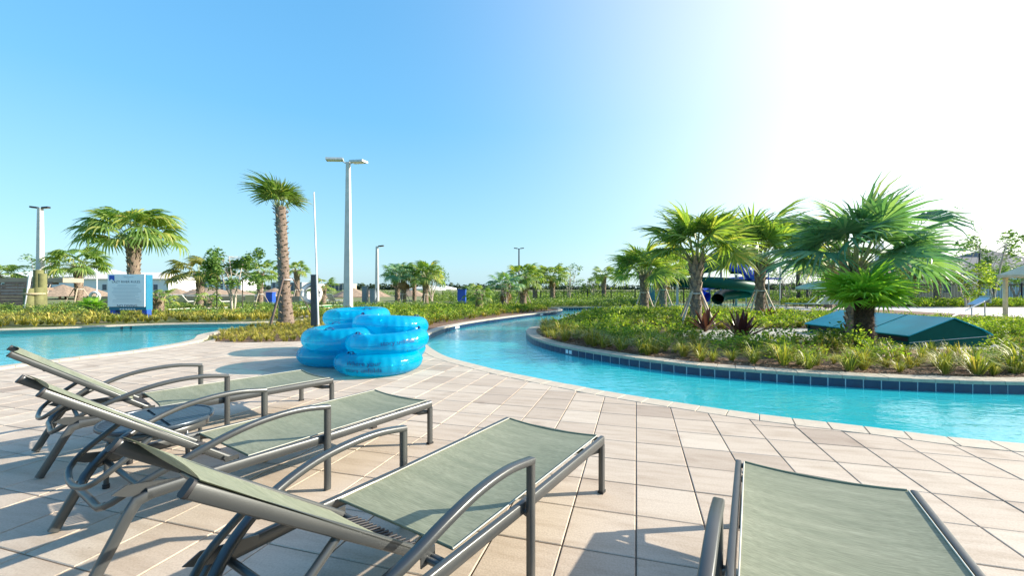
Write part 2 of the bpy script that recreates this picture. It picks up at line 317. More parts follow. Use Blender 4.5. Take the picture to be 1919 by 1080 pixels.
def water_mat():
    m, t, o = nodes('pool_water'); g = nd(t, 'ShaderNodeNewGeometry'); P = g.outputs['Position']
    mp = nd(t, 'ShaderNodeMapping', i0=P, iScale=(1, 1.6, 1)); n = nd(t, 'ShaderNodeTexNoise', i0=mp.outputs[0], iScale=2.6, iDetail=3.0, iDistortion=.6)
    n2 = nd(t, 'ShaderNodeTexNoise', i0=mp.outputs[0], iScale=11.0, iDetail=2.0, iDistortion=.4)
    h = nd(t, 'ShaderNodeMath', operation='ADD', i0=n.outputs[0], i1=nd(t, 'ShaderNodeMath', operation='MULTIPLY', i0=n2.outputs[0], i1=.22).outputs[0])
    bp = nd(t, 'ShaderNodeBump', iStrength=.4, iDistance=.042, iHeight=h.outputs[0])
    fr = nd(t, 'ShaderNodeFresnel', iIOR=1.33); t.links.new(bp.outputs[0], fr.inputs['Normal'])
    tr0 = nd(t, 'ShaderNodeBsdfTransparent', i0=(.46, 1.0, 1.0, 1)); df = nd(t, 'ShaderNodeBsdfDiffuse', i0=(.05, .86, .90, 1)); t.links.new(bp.outputs[0], df.inputs['Normal']); tr = nd(t, 'ShaderNodeMixShader', i0=.38); t.links.new(tr0.outputs[0], tr.inputs[1]); t.links.new(df.outputs[0], tr.inputs[2]); gl = nd(t, 'ShaderNodeBsdfGlossy', iRoughness=.02, i0=(1, 1, 1, 1)); t.links.new(bp.outputs[0], gl.inputs['Normal'])
    mx = nd(t, 'ShaderNodeMixShader', i0=fr.outputs[0]); t.links.new(tr.outputs[0], mx.inputs[1]); t.links.new(gl.outputs[0], mx.inputs[2]); t.links.new(mx.outputs[0], o.inputs[0]); return m
M['water'] = water_mat()
def vinyl_mat():
    m, t, o = nodes('turquoise_vinyl'); tc = nd(t, 'ShaderNodeTexCoord'); n = nd(t, 'ShaderNodeTexNoise', i0=tc.outputs['Object'], iScale=5.0, iDetail=3.0)
    sp = nd(t, 'ShaderNodeSeparateXYZ', i0=tc.outputs['Object']); a = nd(t, 'ShaderNodeMath', operation='ARCTAN2', i0=sp.outputs[1], i1=sp.outputs[0])
    w = nd(t, 'ShaderNodeMath', operation='SINE', i0=nd(t, 'ShaderNodeMath', operation='MULTIPLY', i0=a.outputs[0], i1=31.0).outputs[0])
    sq = nd(t, 'ShaderNodeVectorMath', operation='LENGTH', i0=nd(t, 'ShaderNodeCombineXYZ', i0=sp.outputs[0], i1=sp.outputs[1]).outputs[0])
    far = nd(t, 'ShaderNodeMapRange', i0=sq.outputs['Value'], i1=.56, i2=.74)      # puckers are strongest at the outer seam
    n3 = nd(t, 'ShaderNodeTexNoise', i0=tc.outputs['Object'], iScale=9.0, iDetail=2.0)
    hh = nd(t, 'ShaderNodeMath', operation='MULTIPLY', i0=w.outputs[0], i1=nd(t, 'ShaderNodeMath', operation='MULTIPLY', i0=far.outputs[0], i1=n3.outputs[0]).outputs[0])
    hs = nd(t, 'ShaderNodeMath', operation='ADD', i0=hh.outputs[0], i1=nd(t, 'ShaderNodeMath', operation='MULTIPLY', i0=n.outputs[0], i1=1.2).outputs[0])
    bp = nd(t, 'ShaderNodeBump', iStrength=.6, iDistance=.012, iHeight=hs.outputs[0])
    b = nd(t, 'ShaderNodeBsdfPrincipled', iRoughness=.09); b.inputs['Base Color'].default_value = (.0, .50, .74, 1); b.inputs['Coat Weight'].default_value = .5; t.links.new(bp.outputs[0], b.inputs['Normal'])
    tl = nd(t, 'ShaderNodeBsdfTranslucent', i0=(.0, .62, .85, 1)); m1 = nd(t, 'ShaderNodeMixShader', i0=.35); t.links.new(b.outputs[0], m1.inputs[1]); t.links.new(tl.outputs[0], m1.inputs[2])
    tr = nd(t, 'ShaderNodeBsdfTransparent', i0=(.15, .85, .95, 1)); mx = nd(t, 'ShaderNodeMixShader', i0=.42); t.links.new(m1.outputs[0], mx.inputs[1]); t.links.new(tr.outputs[0], mx.inputs[2]); t.links.new(mx.outputs[0], o.inputs[0]); return m
M['vinyl'] = vinyl_mat()

# ------------------------------------------------------------------ outlines of river, pool, deck, beds
near_bank = cat_rom([Vector((16, 1.0, 0)), Vector((9.5, 2.55, 0))] + [G(*p) for p in ((1919, 833), (1773, 820), (1600, 798), (1440, 780), (1320, 763), (1207, 746), (1123, 732), (973, 703), (907, 688), (840, 670), (815, 658), (801, 648), (795, 639), (798, 630), (811, 622), (833, 613.5))], .3)
far_bank = cat_rom([G(*p) for p in ((833, 613.5), (878, 604.5), (940, 595.5), (1000, 588), (1040, 583.5), (1054, 580.5), (1050, 578), (1041, 576.5))] + [Vector((6, 33.6, 0)), Vector((14, 33.8, 0)), Vector((26, 34.5, 0))], .3)
isl_back = cat_rom([Vector((26, 29.5, 0)), Vector((14, 28.6, 0)), Vector((8, 28, 0)), G(1100, 585), G(1070, 592), G(1042, 600), G(1013, 609), G(992, 615)], .3)
isl_front = cat_rom([G(*p) for p in ((992, 615), (987, 620), (990, 626), (1000, 633), (1027, 642), (1057, 649), (1107, 658), (1173, 668), (1240, 677), (1320, 686), (1440, 695), (1600, 705), (1760, 712), (1919, 716))] + [Vector((12, 6.55, 0)), Vector((18, 6.7, 0))], .3)
river = near_bank + far_bank[1:] + isl_back + isl_front[1:]
lp_near = cat_rom([Vector((-9.4, 1, 0)), Vector((-9.6, 5, 0))] + [G(*p) for p in ((0, 690), (133, 673), (267, 657), (367, 640), (388, 633))], .3)
lp_bed = [G(*p) for p in ((392, 627), (440, 617), (500, 608), (560, 603))]
lp_far = cat_rom([G(*p) for p in ((565, 598.5), (480, 603.5), (267, 607.5), (0, 616.5))] + [Vector((-30, 11.5, 0)), Vector((-42, 7, 0))], .3)
pool_left = lp_near + lp_bed + lp_far + [Vector((-42, 1, 0))]

gr = [(-3000, -200), (3000, -200), (3000, 4000), (-3000, 4000)]
tag(sheet('ground', gr, -.06, M['ground'], holes=[river, pool_left]), kind='structure')
# pool shells, floors and water
def shell(name, poly, depth=-.75):
    b = MB(); n = len(poly)
    if area(poly) < 0: poly = poly[::-1]
    for i in range(n):
        a, c = poly[i], poly[(i + 1) % n]; b.add([(a.x, a.y, -.03), (c.x, c.y, -.03), (c.x, c.y, depth), (a.x, a.y, depth)], [(0, 1, 2, 3)])
    o = b.obj(name, M['plaster']); tag(o, kind='structure'); tag(sheet(name.replace('wall', 'floor'), poly, depth, M['plaster']), kind='structure'); return o
rw = shell('river_wall', river); pw = shell('pool_wall', pool_left)
tag(sheet('river_water', river, -.19, M['water']), kind='structure'); tag(sheet('pool_water', pool_left, -.19, M['water']), kind='structure')

def tiles(line, side, parent, w=.25, white=(), far=1e9):
    P = resample(line, w); k = 0; gb = MB(); fieldb = MB()
    for i in range(len(P) - 1):
        a, b = P[i], P[i + 1]; mid = (a + b) / 2
        d = (b - a).normalized(); nrm = Vector((-d.y, d.x, 0)) * side
        gb.add([(a + nrm * .004).to_tuple()[:2] + (-.045,), (b + nrm * .004).to_tuple()[:2] + (-.045,), (b + nrm * .004).to_tuple()[:2] + (-.23,), (a + nrm * .004).to_tuple()[:2] + (-.23,)], [(0, 1, 2, 3)])
        if not visible(mid.x, mid.y): continue
        a2, b2 = a + d * .009, b - d * .009; t = MB(); o = (mid + nrm * .004)
        q = [(a2 - mid) , (b2 - mid), (b2 - mid) + nrm * .008, (a2 - mid) + nrm * .008]
        if side < 0: q = q[::-1]
        mk = False
        for (x0, x1) in white:
            px = 960 + FOC * mid.x / mid.y
            if x0 < px < x1: mk = True
        if mid.y > far: fieldb.prism([o + v for v in q], -.205, -.055); continue
        t.prism(q, -.205, -.055); to_ = t.obj('tile', M['tile'], parent, o)
        if mk:
            for kk in (-.28, .28):
                mm = MB(); cc = d * (w * kk); mm.prism([cc + d * (-w * .2) + nrm * .006, cc + d * (w * .2) + nrm * .006, cc + d * (w * .2) + nrm * .011, cc + d * (-w * .2) + nrm * .011][::side], -.165, -.075); mm.obj('depth_mark', M['tile_white'], to_)
    gb.obj('grout_band', M['grout'], parent)
    if fieldb.v: tag(fieldb.obj('far_tile_band', M['tile'], parent), kind='stuff')
tiles(isl_front, -1, rw, .25, white=((1056, 1078),)); tiles(isl_back, -1, rw, .3, far=0)
fb = near_bank[-22:-1] + far_bank; tiles(fb, -1, rw, .2, white=((853, 862), (1012, 1018)), far=27)
tiles(lp_far, -1, pw, .25, white=((292, 298), (301, 306), (309, 314)))

def coping(name, line, side, w, m, label=None, step=.32, th=.05, far=22):
    root = MB(); P = resample(line, step); Q = offset(P, side * w); E_ = offset(P, -side * .02)
    par = tag(bpy.data.objects.new(name, None), kind='structure'); C.objects.link(par); field = MB(); bed = MB()
    for i in range(len(P) - 1):
        a, b, c, d = E_[i], E_[i + 1], Q[i + 1], Q[i]; mid = (a + b + c + d) / 4
        q = [a, b, c, d]
        if area(q) < 0: q = q[::-1]
        u = (b - a).normalized() * .004
        def sh(p): 
            v = mid - p; return p + v.normalized() * .004
        q = [sh(p) for p in q]; dz = random.uniform(-.002, .002)
        bed.prism([mid + (p - mid) * 1.0 for p in q], -.05, -.008, top=True, bottom=False) if False else None
        if visible(mid.x, mid.y) and mid.y < far:
            s = MB(); o = Vector((mid.x, mid.y, 0)); qq = [p - o for p in q]; ins = [p * .97 for p in qq]; n = 4
            s.add([(p.x, p.y, -th) for p in qq] + [(p.x, p.y, -.008 + dz) for p in qq] + [(p.x, p.y, .004 + dz) for p in ins],
                  [(3, 2, 1, 0)] + [(j, (j + 1) % 4, 4 + (j + 1) % 4, 4 + j) for j in range(4)] + [(4 + j, 4 + (j + 1) % 4, 8 + (j + 1) % 4, 8 + j) for j in range(4)] + [(8, 9, 10, 11)])
            s.obj('coping_stone', m, par, o)
        else: field.prism(q, -th, .004)
        bed.add([(p.x, p.y, -.012) for p in q], [(0, 1, 2, 3)])
    if field.v: tag(field.obj('far_coping', m, par), kind='stuff')
    bb = MB(); 
    for i in range(len(P) - 1): bb.add([(P[i].x, P[i].y, -.014), (P[i + 1].x, P[i + 1].y, -.014), (Q[i + 1].x, Q[i + 1].y, -.014), (Q[i].x, Q[i].y, -.014)], [(0, 1, 2, 3)])
    bb.obj('mortar_bed', M['grout'], par); return Q
cop_near = coping('river_coping', near_bank + far_bank[1:], 1, .27, M['coping'], far=24)
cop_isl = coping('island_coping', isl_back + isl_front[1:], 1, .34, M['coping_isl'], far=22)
cop_lp = coping('pool_coping', lp_near, 1, .27, M['coping']); coping('pool_corner_coping', [lp_near[-1]] + lp_bed[:1] + [lp_bed[1]], 1, .3, M['coping']); coping('far_pool_coping', lp_far, 1, .34, M['coping'])
sgn = 1
# deck
k_end = len(near_bank) - 4
bed_edge = [G(*p) for p in ((788, 621), (770, 619), (700, 626), (640, 632), (562, 640), (480, 642), (402, 641))]
deck_poly = [Vector((16.3, 1.2, 0))] if False else []
nb_off = offset(near_bank, -.27); test = offset(near_bank, .27)
# the deck side is the one nearer the camera
nb_deck = nb_off if nb_off[20].length < test[20].length else test
lp_off = offset(lp_near, -.27); lp_t = offset(lp_near, .27); lp_deck = lp_off if lp_off[10].x > lp_t[10].x else lp_t
deck_poly = nb_deck[:k_end] + bed_edge + lp_deck[::-1] + [Vector((-9.1, -5, 0)), Vector((16, -5, 0))]
deck = tag(sheet('deck', deck_poly, -.016, M['sand']), kind='structure')
d1 = Vector((math.sin(R(16.2)), math.cos(R(16.2)))); d2 = Vector((d1.y, -d1.x)); PW, PL = .406, .4525
dp2 = [(p.x, p.y) for p in deck_poly]
if area(dp2) < 0: dp2 = dp2[::-1]
full = None; cand = []
for i in range(-34, 42):
    for j in range(-14, 46):
        c = d2 * (PW * (i + .5)) + d1 * (4.68 + PL * (j + .5))
        if not visible(c.x, c.y, 3.0) and not (c.y > -3.5 and abs(c.x) < 8): continue
        if c.y > 17: continue
        g = .004; hw, hl = PW / 2 - g, PL / 2 - g
        rect = [c - d2 * hw - d1 * hl, c + d2 * hw - d1 * hl, c + d2 * hw + d1 * hl, c - d2 * hw + d1 * hl]
        rect = [(p.x, p.y) for p in rect]
        poly = clip_convex(dp2, rect); A = abs(area(poly)) if len(poly) > 2 else 0
        if A < .004: continue
        cl = []
        for p in poly:
            if not cl or (abs(p[0] - cl[-1][0]) + abs(p[1] - cl[-1][1])) > .004: cl.append(p)
        if len(cl) > 2: cand.append((math.hypot(c.x, c.y) if c.y > .5 else 99, c, cl, A > .98 * (2 * hw) * (2 * hl)))
cand.sort(key=lambda q: q[0])
def paver_verts(poly, c, b, dz):
    n = len(poly); cx = sum(p[0] for p in poly) / n; cy = sum(p[1] for p in poly) / n
    ins = [(p[0] + (cx - p[0]) * .022, p[1] + (cy - p[1]) * .022) for p in poly]
    b.add([(p[0] - c[0], p[1] - c[1], -.03) for p in poly] + [(p[0] - c[0], p[1] - c[1], -.0035 + dz) for p in poly] + [(p[0] - c[0], p[1] - c[1], dz) for p in ins],
          [(j, (j + 1) % n, n + (j + 1) % n, n + j) for j in range(n)] + [(n + j, n + (j + 1) % n, 2 * n + (j + 1) % n, 2 * n + j) for j in range(n)] + [tuple(range(2 * n, 3 * n))])
fm = None; field = MB()
for idx, (dist, c, poly, isfull) in enumerate(cand):
    if idx < 300:
        if isfull:
            if fm is None: b = MB(); paver_verts(poly, c, b, 0); fm = b.mesh('paver')
            o = link('paver', fm, M['paver'], deck, (c.x, c.y, random.uniform(-.0015, .0015)))
        else: b = MB(); paver_verts(poly, c, b, 0); b.obj('paver', M['paver'], deck, (c.x, c.y, 0))
    else: paver_verts(poly, (0, 0), field, random.uniform(-.0015, .0015))
if field.v: tag(field.obj('paver_field', M['paver_field'], deck), kind='stuff')

# planting beds (mulch sheets with gentle relief come from the bump), other grounds
isl_in = offset(isl_back + isl_front[1:], .3); t_ = offset(isl_back + isl_front[1:], -.3)
if not inside(isl_in[60].x, isl_in[60].y, [(p.x, p.y) for p in river]): pass
else: isl_in = t_
island_bed = isl_in + [Vector((18, 16, 0)), Vector((26, 21, 0)), Vector((26, 29, 0))]
tag(sheet('island_bed', island_bed, -.012, M['mulch']), kind='structure')
palm_bed = bed_edge[::-1] + [G(775, 612), G(700, 603), G(570, 601)] + [p + Vector((.25, -.1, 0)) for p in lp_bed[::-1]]
tag(sheet('palm_bed', palm_bed, -.02, M['mulch']), kind='structure')
fo = [p for p in cop_near if p.y > 14.5]
far_bed = [p + Vector((-.02, .02, 0)) for p in fo if p.y < 31 and p.x < 3.4] + [Vector((-2, 34, 0)), Vector((-9.5, 26, 0)), Vector((-10, 20.8, 0)), G(700, 603, 0), G(775, 612, 0)]
tag(sheet('river_bed', far_bed, -.024, M['mulch']), kind='structure')
tag(sheet('path', [G(560, 593.5), G(720, 588), G(860, 579), G(900, 576), G(900, 574.6), G(860, 577), G(720, 585.8), G(560, 591)], -.02, M['path']), kind='structure')
tag(sheet('gravel', [Vector(p) for p in ((5.2, 12.4, 0), (8.4, 11.2, 0), (9.7, 10.4, 0), (12.6, 10.2, 0), (12.6, 15.5, 0), (9, 16, 0), (5.5, 14.8, 0))], -.004, M['gravel']), kind='structure')
FDECK = [(13, 28.8), (17, 26.2), (18.2, 21.6), (21, 19.4), (30, 18.2), (60, 17.5), (60, 33.5), (13, 34.5)]
tag(sheet('far_deck', [Vector((p[0], p[1], 0)) for p in FDECK] if True else [Vector(p) for p in ((13, 28.8, 0), (17, 26.2, 0), (19.5, 21.6, 0), (30, 19.5, 0), (60, 19.5, 0), (60, 33.5, 0), (13, 34.5, 0))], -.03, M['path']), kind='structure')
tag(sheet('slide_pool_water', [Vector(p) for p in ((13.5, 36.5, 0), (24, 36.5, 0), (24, 41.5, 0), (13.5, 41.5, 0))], -.02, M['water']), kind='structure')
tag(sheet('slide_pool_floor', [Vector(p) for p in ((13.5, 36.5, 0), (24, 36.5, 0), (24, 41.5, 0), (13.5, 41.5, 0))], -.05, M['plaster']), kind='structure')
def disc(cx, cy, rx, ry, n=28): return [Vector((cx + rx * math.cos(2 * PI * k / n), cy + ry * math.sin(2 * PI * k / n), 0)) for k in range(n)]
for (px, py, rx, ry) in ((345, 584.5, 1.15, 3.2), (612, 578, 1.2, 3.4), (420, 581, .8, 1.4)):
    c = G(px, py); o = thing('putting_green', c, 'bright green mini golf turf patch beyond the ' + {345: 'left pool, just right of the rules sign', 612: 'dark post, beside the tall concrete light pole', 420: 'left pool, beside the leafy staked tree'}[px], 'putting green', 'mini golf greens')
    b = MB(); b.prism(disc(0, 0, rx, ry), -.02, .12); b.obj('turf', M['turf'], o)
    rb = MB(); rb.tube([p + Vector((0, 0, .11)) for p in disc(0, 0, rx + .06, ry + .06)] + [disc(0, 0, rx + .06, ry + .06)[0] + Vector((0, 0, .11))], .05, 6); rb.obj('rim', M['path'], o)
# ------------------------------------------------------------------ sun loungers
CW, CH = .817, .403
def lerp(a, b, u): return a + (b - a) * u
def cpt(s, t, z): return Vector((s, -t, z))                 # local: +x runs to the head end, t is measured from the right rail
def curve3(P, n=8):
    return [p for p in cat_rom([Vector(q) for q in P], .04)]
def make_lounger(label):
    o = thing('sun_lounger', (0, 0, 0), label, 'sun lounger', 'sling sun loungers on the paved deck')
    fr = M['frame']
    for sd_ in (0, 1):
        t = sd_ * CW; sg = -1 if sd_ == 0 else 1; ti = t - sg * .0
        b = MB()
        b.tube([cpt(0, t, CH - .03), cpt(1.1, t, CH - .038), cpt(1.75, t, CH - .03), cpt(2.12, t, CH - .035)], 0, rect=(.034, .062))
        b.obj('side_rail', fr, o)
        b = MB(); b.tube([cpt(.012, t, 0.006), cpt(.012, t, CH - .062)], 0, rect=(.034, .05, (1, 0, 0))); lg = b.obj('leg', fr, o)
        f = MB(); f.box(cpt(.012, t, .008), (.056, .04, .016)); f.obj('foot', M['black'], lg)
        b = MB(); b.tube([cpt(2.10, t, CH - .04), cpt(2.16, t, CH - .055), cpt(2.20, t, CH - .12), cpt(2.24, t, .2), cpt(2.336, t, .008)], 0, rect=(.034, .052)); b.obj('leg', fr, o)
        ta = t + sg * .045
        b = MB(); A = [cpt(1.085, ta, .607)] + [cpt(lerp(1.09, 1.14, u), ta, .612 + .006 * u) for u in (.5, 1)]
        arm = cat_rom([cpt(1.085, ta, .604), cpt(1.30, ta, .632), cpt(1.52, ta, .625), cpt(1.72, ta, .59), cpt(1.92, ta - sg * .02, .52), cpt(2.10, ta - sg * .09, .43), cpt(2.22, ta - sg * .17, .335), cpt(2.245, ta - sg * .21, .31)], .05)
        b.tube(arm, 0, rect=(.044, .034)); b.obj('armrest', fr, o)
        b = MB(); b.tube([cpt(1.095, ta, .006), cpt(1.095, ta, .60)], 0, rect=(.034, .044, (1, 0, 0))); b.obj('arm_post', fr, o)
        b = MB(); b.tube([cpt(1.10, ta, .335), cpt(1.10, t, .35)], 0, rect=(.03, .03)); b.obj('bracket', fr, o)
        b = MB(); b.tube([cpt(.03, t - sg * .03, CH + .004), cpt(1.60, t - sg * .03, CH - .006)], .0035, 6); b.obj('piping', M['piping'], o)
        # back rail, end cap, hinge plate and bolt
        tb = .118 + .017 if sd_ == 0 else CW - .118 - .017
        b = MB(); b.tube([cpt(1.66, tb, .372), cpt(2.478, tb, .962)], 0, rect=(.03, .044)); br = b.obj('back_rail', fr, o)
        b = MB(); b.tube([cpt(2.479, tb, .963), cpt(2.487, tb, .9695)], 0, rect=(.033, .047)); b.obj('end_cap', M['black'], br)
        b = MB(); b.tube([cpt(1.665, tb + sg * .02, .36), cpt(1.665, t, .36)], .014, 8); b.box(cpt(1.66, tb + sg * .024, .37), (.08, .006, .06)); b.tube([cpt(1.70, tb + sg * .018, .40), cpt(1.70, tb + sg * .035, .40)], .011, 8); b.obj('hinge', fr, o)
        b = MB(); V = [cpt(x, t - sg * .012, z) for x, z in ((1.98, .40), (2.2, .44), (2.26, .41), (2.2, .38), (2.12, .36), (1.98, .36))]; V2 = [v + Vector((0, sg * .006, 0)) for v in V]; n = 6
        b.add(V + V2, [tuple(range(n)), tuple(range(2 * n - 1, n - 1, -1))] + [(i, (i + 1) % n, n + (i + 1) % n, n + i) for i in range(n)]); b.obj('ratchet_plate', fr, o)
    # cross members
    b = MB(); b.tube([cpt(.012, .02, .30), cpt(.10, .05, .305), cpt(.15, .2, .31), cpt(.16, CW / 2, .31), cpt(.15, CW - .2, .31), cpt(.10, CW - .05, .305), cpt(.012, CW - .02, .30)], 0, rect=(.03, .034)); b.obj('foot_stretcher', fr, o)
    for xs_, zs_ in ((.01, .028), (1.64, .045), (2.1, .05)): b = MB(); b.tube([cpt(xs_, .0, CH - zs_), cpt(xs_, CW, CH - zs_)], .016, 8); b.obj('cross_bar', fr, o)
    b = MB(); b.tube(cat_rom([cpt(2.245, .17, .31), cpt(2.262, .22, .292), cpt(2.262, CW / 2, .29), cpt(2.262, CW - .22, .292), cpt(2.245, CW - .17, .31)], .05), .02, 8); b.obj('rear_loop', fr, o)
    b = MB(); b.tube(cat_rom([cpt(2.05, .15, .63), cpt(2.22, .15, .50), cpt(2.30, .20, .43), cpt(2.325, .32, .40), cpt(2.33, CW / 2, .395), cpt(2.325, CW - .32, .40), cpt(2.30, CW - .20, .43), cpt(2.22, CW - .15, .5), cpt(2.05, CW - .15, .63)], .05), .016, 10); b.obj('support_bar', fr, o)
    b = MB(); b.tube([cpt(2.30, .15, .815), cpt(2.30, CW - .15, .815)], .014, 8); b.obj('head_bar', fr, o)
    # sling panels, sagging slightly across
    def sheetpanel(name, s0, z0, s1, z1, ta, tb, sag, lip):
        b = MB(); ns, ntt = 22, 14; V = []
        for i in range(ns + 1):
            u = i / ns
            for j in range(ntt + 1):
                v = j / ntt; w = math.sin(PI * v) ** .8; e = sag * w * (.45 + .55 * math.sin(PI * min(1, max(0, u))))
                V.append(cpt(lerp(s0, s1, u) + (lip * w if i == 0 else 0) - (lip * w if i == ns else 0), lerp(ta, tb, v), lerp(z0, z1, u) - e))
        F = [(i * (ntt + 1) + j, i * (ntt + 1) + j + 1, (i + 1) * (ntt + 1) + j + 1, (i + 1) * (ntt + 1) + j) for i in range(ns) for j in range(ntt)]
        b.add(V, F, True); m = len(V); b.add([v - Vector((0, 0, .003)) for v in V], [f[::-1] for f in F], True); return b.obj(name, M['sling'], o)
    sheetpanel('seat_sling', .012, CH - .0, 1.60, CH - .01, .03, CW - .03, .03, .02)
    for xs_, zs_, ta_, tb_ in ((.02, CH + .002, .035, CW - .035), (1.592, CH - .008, .035, CW - .035)):
        b = MB(); b.tube([cpt(xs_ + (.02 if xs_ < 1 else -.02) * math.sin(PI * k / 12) ** .8, lerp(ta_, tb_, k / 12), zs_ - .03 * .45 * math.sin(PI * k / 12) ** .8) for k in range(13)], .0065, 6); b.obj('hem', M['sling'], o)
    sheetpanel('back_sling', 1.69, .405, 2.462, .985, .118, CW - .118, .018, .03)
    b = MB()
    for k in range(16):
        b.tube([cpt(1.625, .2 + k * .027, .372), cpt(1.705, .2 + k * .027, .392)], .006, 5)
    tag(b.obj('hinge_webbing', M['black'], o), kind='stuff')
    return o
poses = [((-2.127, 5.064), 4.006, 'sage sling lounger farthest from the camera, beside the left pool'),
         ((-.768, 4.039), 4.12, 'sage sling lounger second from the camera, right beside the round dark side table'),
         ((.651, 3.078), 4.138, 'sage sling lounger in the centre foreground with raised back cropped by nothing at its foot'),
         ((2.117, 2.246), 4.2, 'sage sling lounger cut off by the lower right corner')]
poses[2] = (poses[2][0], poses[2][1], 'sage sling lounger in the centre foreground, its raised back nearest the camera')
first = None
for (x, y), th, lab in poses:
    o = make_lounger(lab) if first is None else copy_tree(first)
    first = first or o; o['label'] = lab; o.location = (x, y, 0); o.rotation_euler = (0, 0, th)
# mirrored check: local -y must point to the left rail -> handled by cpt()

# side table
tb = thing('side_table', (-2.87, 3.46, 0), 'round dark slatted side table between the two farther loungers', 'table', rz=.9)
b = MB()
for k in range(15):
    y = -.35 + k * .05; hw = math.sqrt(max(.0, .36 ** 2 - y * y))
    if hw < .06: continue
    s_ = MB()
    for sx in (-1, 1):
        x0, x1 = .012, hw
        s_.box((sx * (x0 + x1) / 2, 0, .415), (x1 - x0, .041, .012))
    s_.obj('slat', M['table'], tb, (0, y, 0))
b = MB(); b.tube([(.365 * math.cos(a), .365 * math.sin(a), .412) for a in [2 * PI * k / 48 for k in range(49)]], 0, rect=(.02, .03), caps=False); b.obj('rim', M['table'], tb)
b = MB(); b.tube([(.33 * math.cos(a), .33 * math.sin(a), .36) for a in [2 * PI * k / 48 for k in range(49)]], 0, rect=(.02, .05), caps=False); b.box((0, 0, .40), (.04, .68, .014)); b.obj('apron', M['frame'], tb)
for k in range(4):
    a = k * PI / 2 + .35; c, s = math.cos(a), math.sin(a)
    b = MB(); b.tube(cat_rom([(.14 * c, .14 * s, .385), (.27 * c, .27 * s, .385), (.325 * c, .325 * s, .35), (.34 * c, .34 * s, .2), (.345 * c, .345 * s, .01)], .05), .016, 8); b.obj('leg', M['frame'], tb)
    b = MB(); b.tube([(.345 * c, .345 * s, 0), (.345 * c, .345 * s, .03)], .022, 8); b.obj('foot', M['black'], tb)

# ------------------------------------------------------------------ inflatable rings
RM, Rm = .55, .2
def text_mesh(body, size, font_ext=0):
    cu = bpy.data.curves.new('t', 'FONT'); cu.body = body; cu.size = size; cu.align_x = 'CENTER'; cu.extrude = font_ext; cu.resolution_u = 3
    o = bpy.data.objects.new('t', cu); C.objects.link(o); dg = bpy.context.evaluated_depsgraph_get(); me = bpy.data.meshes.new_from_object(o.evaluated_get(dg)); bpy.data.objects.remove(o); return me
def ring_text(lines, size, phi0, parent, th0=-.15):
    for li, body in enumerate(lines):
        me = text_mesh(body, size); me = me.copy()
        import bmesh
        bm = bmesh.new(); bm.from_mesh(me); bmesh.ops.triangulate(bm, faces=bm.faces[:])
        bmesh.ops.subdivide_edges(bm, edges=[e for e in bm.edges if e.calc_length() > .02], cuts=1)
        bm.to_mesh(me); bm.free()
        for v in me.vertices:
            ph = phi0 + v.co.x / (RM + Rm); th = th0 - li * size * 1.05 / Rm + v.co.y / Rm; r = Rm + .006
            v.co = ((RM + r * math.cos(th)) * math.cos(ph), (RM + r * math.cos(th)) * math.sin(ph), r * .96 * math.sin(th))
        link('printed_words', me, M['ink_blue'], parent)
def ring_mesh():
    b = MB(); n, k = 72, 26; V = []
    for i in range(n):
        a = 2 * PI * i / n
        for j in range(k):
            t = 2 * PI * j / k; r = Rm
            r2 = r * (1 - .05 * max(0, math.cos(t)) ** 6 * (.5 + .5 * math.sin(a * 23))) 
            V.append(((RM + r2 * math.cos(t)) * math.cos(a), (RM + r2 * math.cos(t)) * math.sin(a), r2 * .96 * math.sin(t)))
    b.add(V, [(i * k + j, ((i + 1) % n) * k + j, ((i + 1) % n) * k + (j + 1) % k, i * k + (j + 1) % k) for i in range(n) for j in range(k)], True); return b.mesh('tube')
rme = ring_mesh(); hmesh = MB(); hmesh.tube(cat_rom([(-.07, 0, 0), (-.06, 0, .025), (0, 0, .035), (.06, 0, .025), (.07, 0, 0)], .02), 0, rect=(.03, .008)); hmesh.box((-.07, 0, .002), (.05, .05, .006)); hmesh.box((.07, 0, .002), (.05, .05, .006)); hme = hmesh.mesh('handle')
sm = MB(); sm.tube([((RM + Rm - .002) * math.cos(a), (RM + Rm - .002) * math.sin(a), 0) for a in [2 * PI * k / 72 for k in range(73)]], .005, 5, caps=False); seam_me = sm.mesh('seam')
rings = [((-2.37, 7.62, .195), (0, 0), 'turquoise swim ring at the bottom front right, printed with Where your story unfolds', -1.25, 1),
         ((-3.42, 8.45, .195), (0, 0), 'turquoise swim ring lying on the pavers at the left of the pile', .4, 0),
         ((-3.22, 8.15, .56), (-1, -3), 'turquoise swim ring on the second layer, sticking out at the left of the pile', .9, 0),
         ((-2.25, 7.75, .53), (3, 1), 'turquoise swim ring on the second layer at the right, above the one printed with words', -1.35, 2),
         ((-2.42, 8.55, .74), (-3, 3), 'turquoise swim ring on the third layer at the right rear of the pile', .2, 0),
         ((-3.68, 10.0, .195), (0, 0), 'turquoise swim ring at the foot of the rear stack, mostly hidden', 2.0, 0),
         ((-3.62, 10.05, .49), (0, 0), 'turquoise swim ring in the middle of the rear stack', 1.1, 0),
         ((-3.66, 10.1, .80), (2, 0), 'turquoise swim ring topmost of the whole pile', -.6, 0),
         ((-2.6, 9.0, .195), (0, 0), 'turquoise swim ring on the ground at the right rear, under two others', 1.6, 0)]
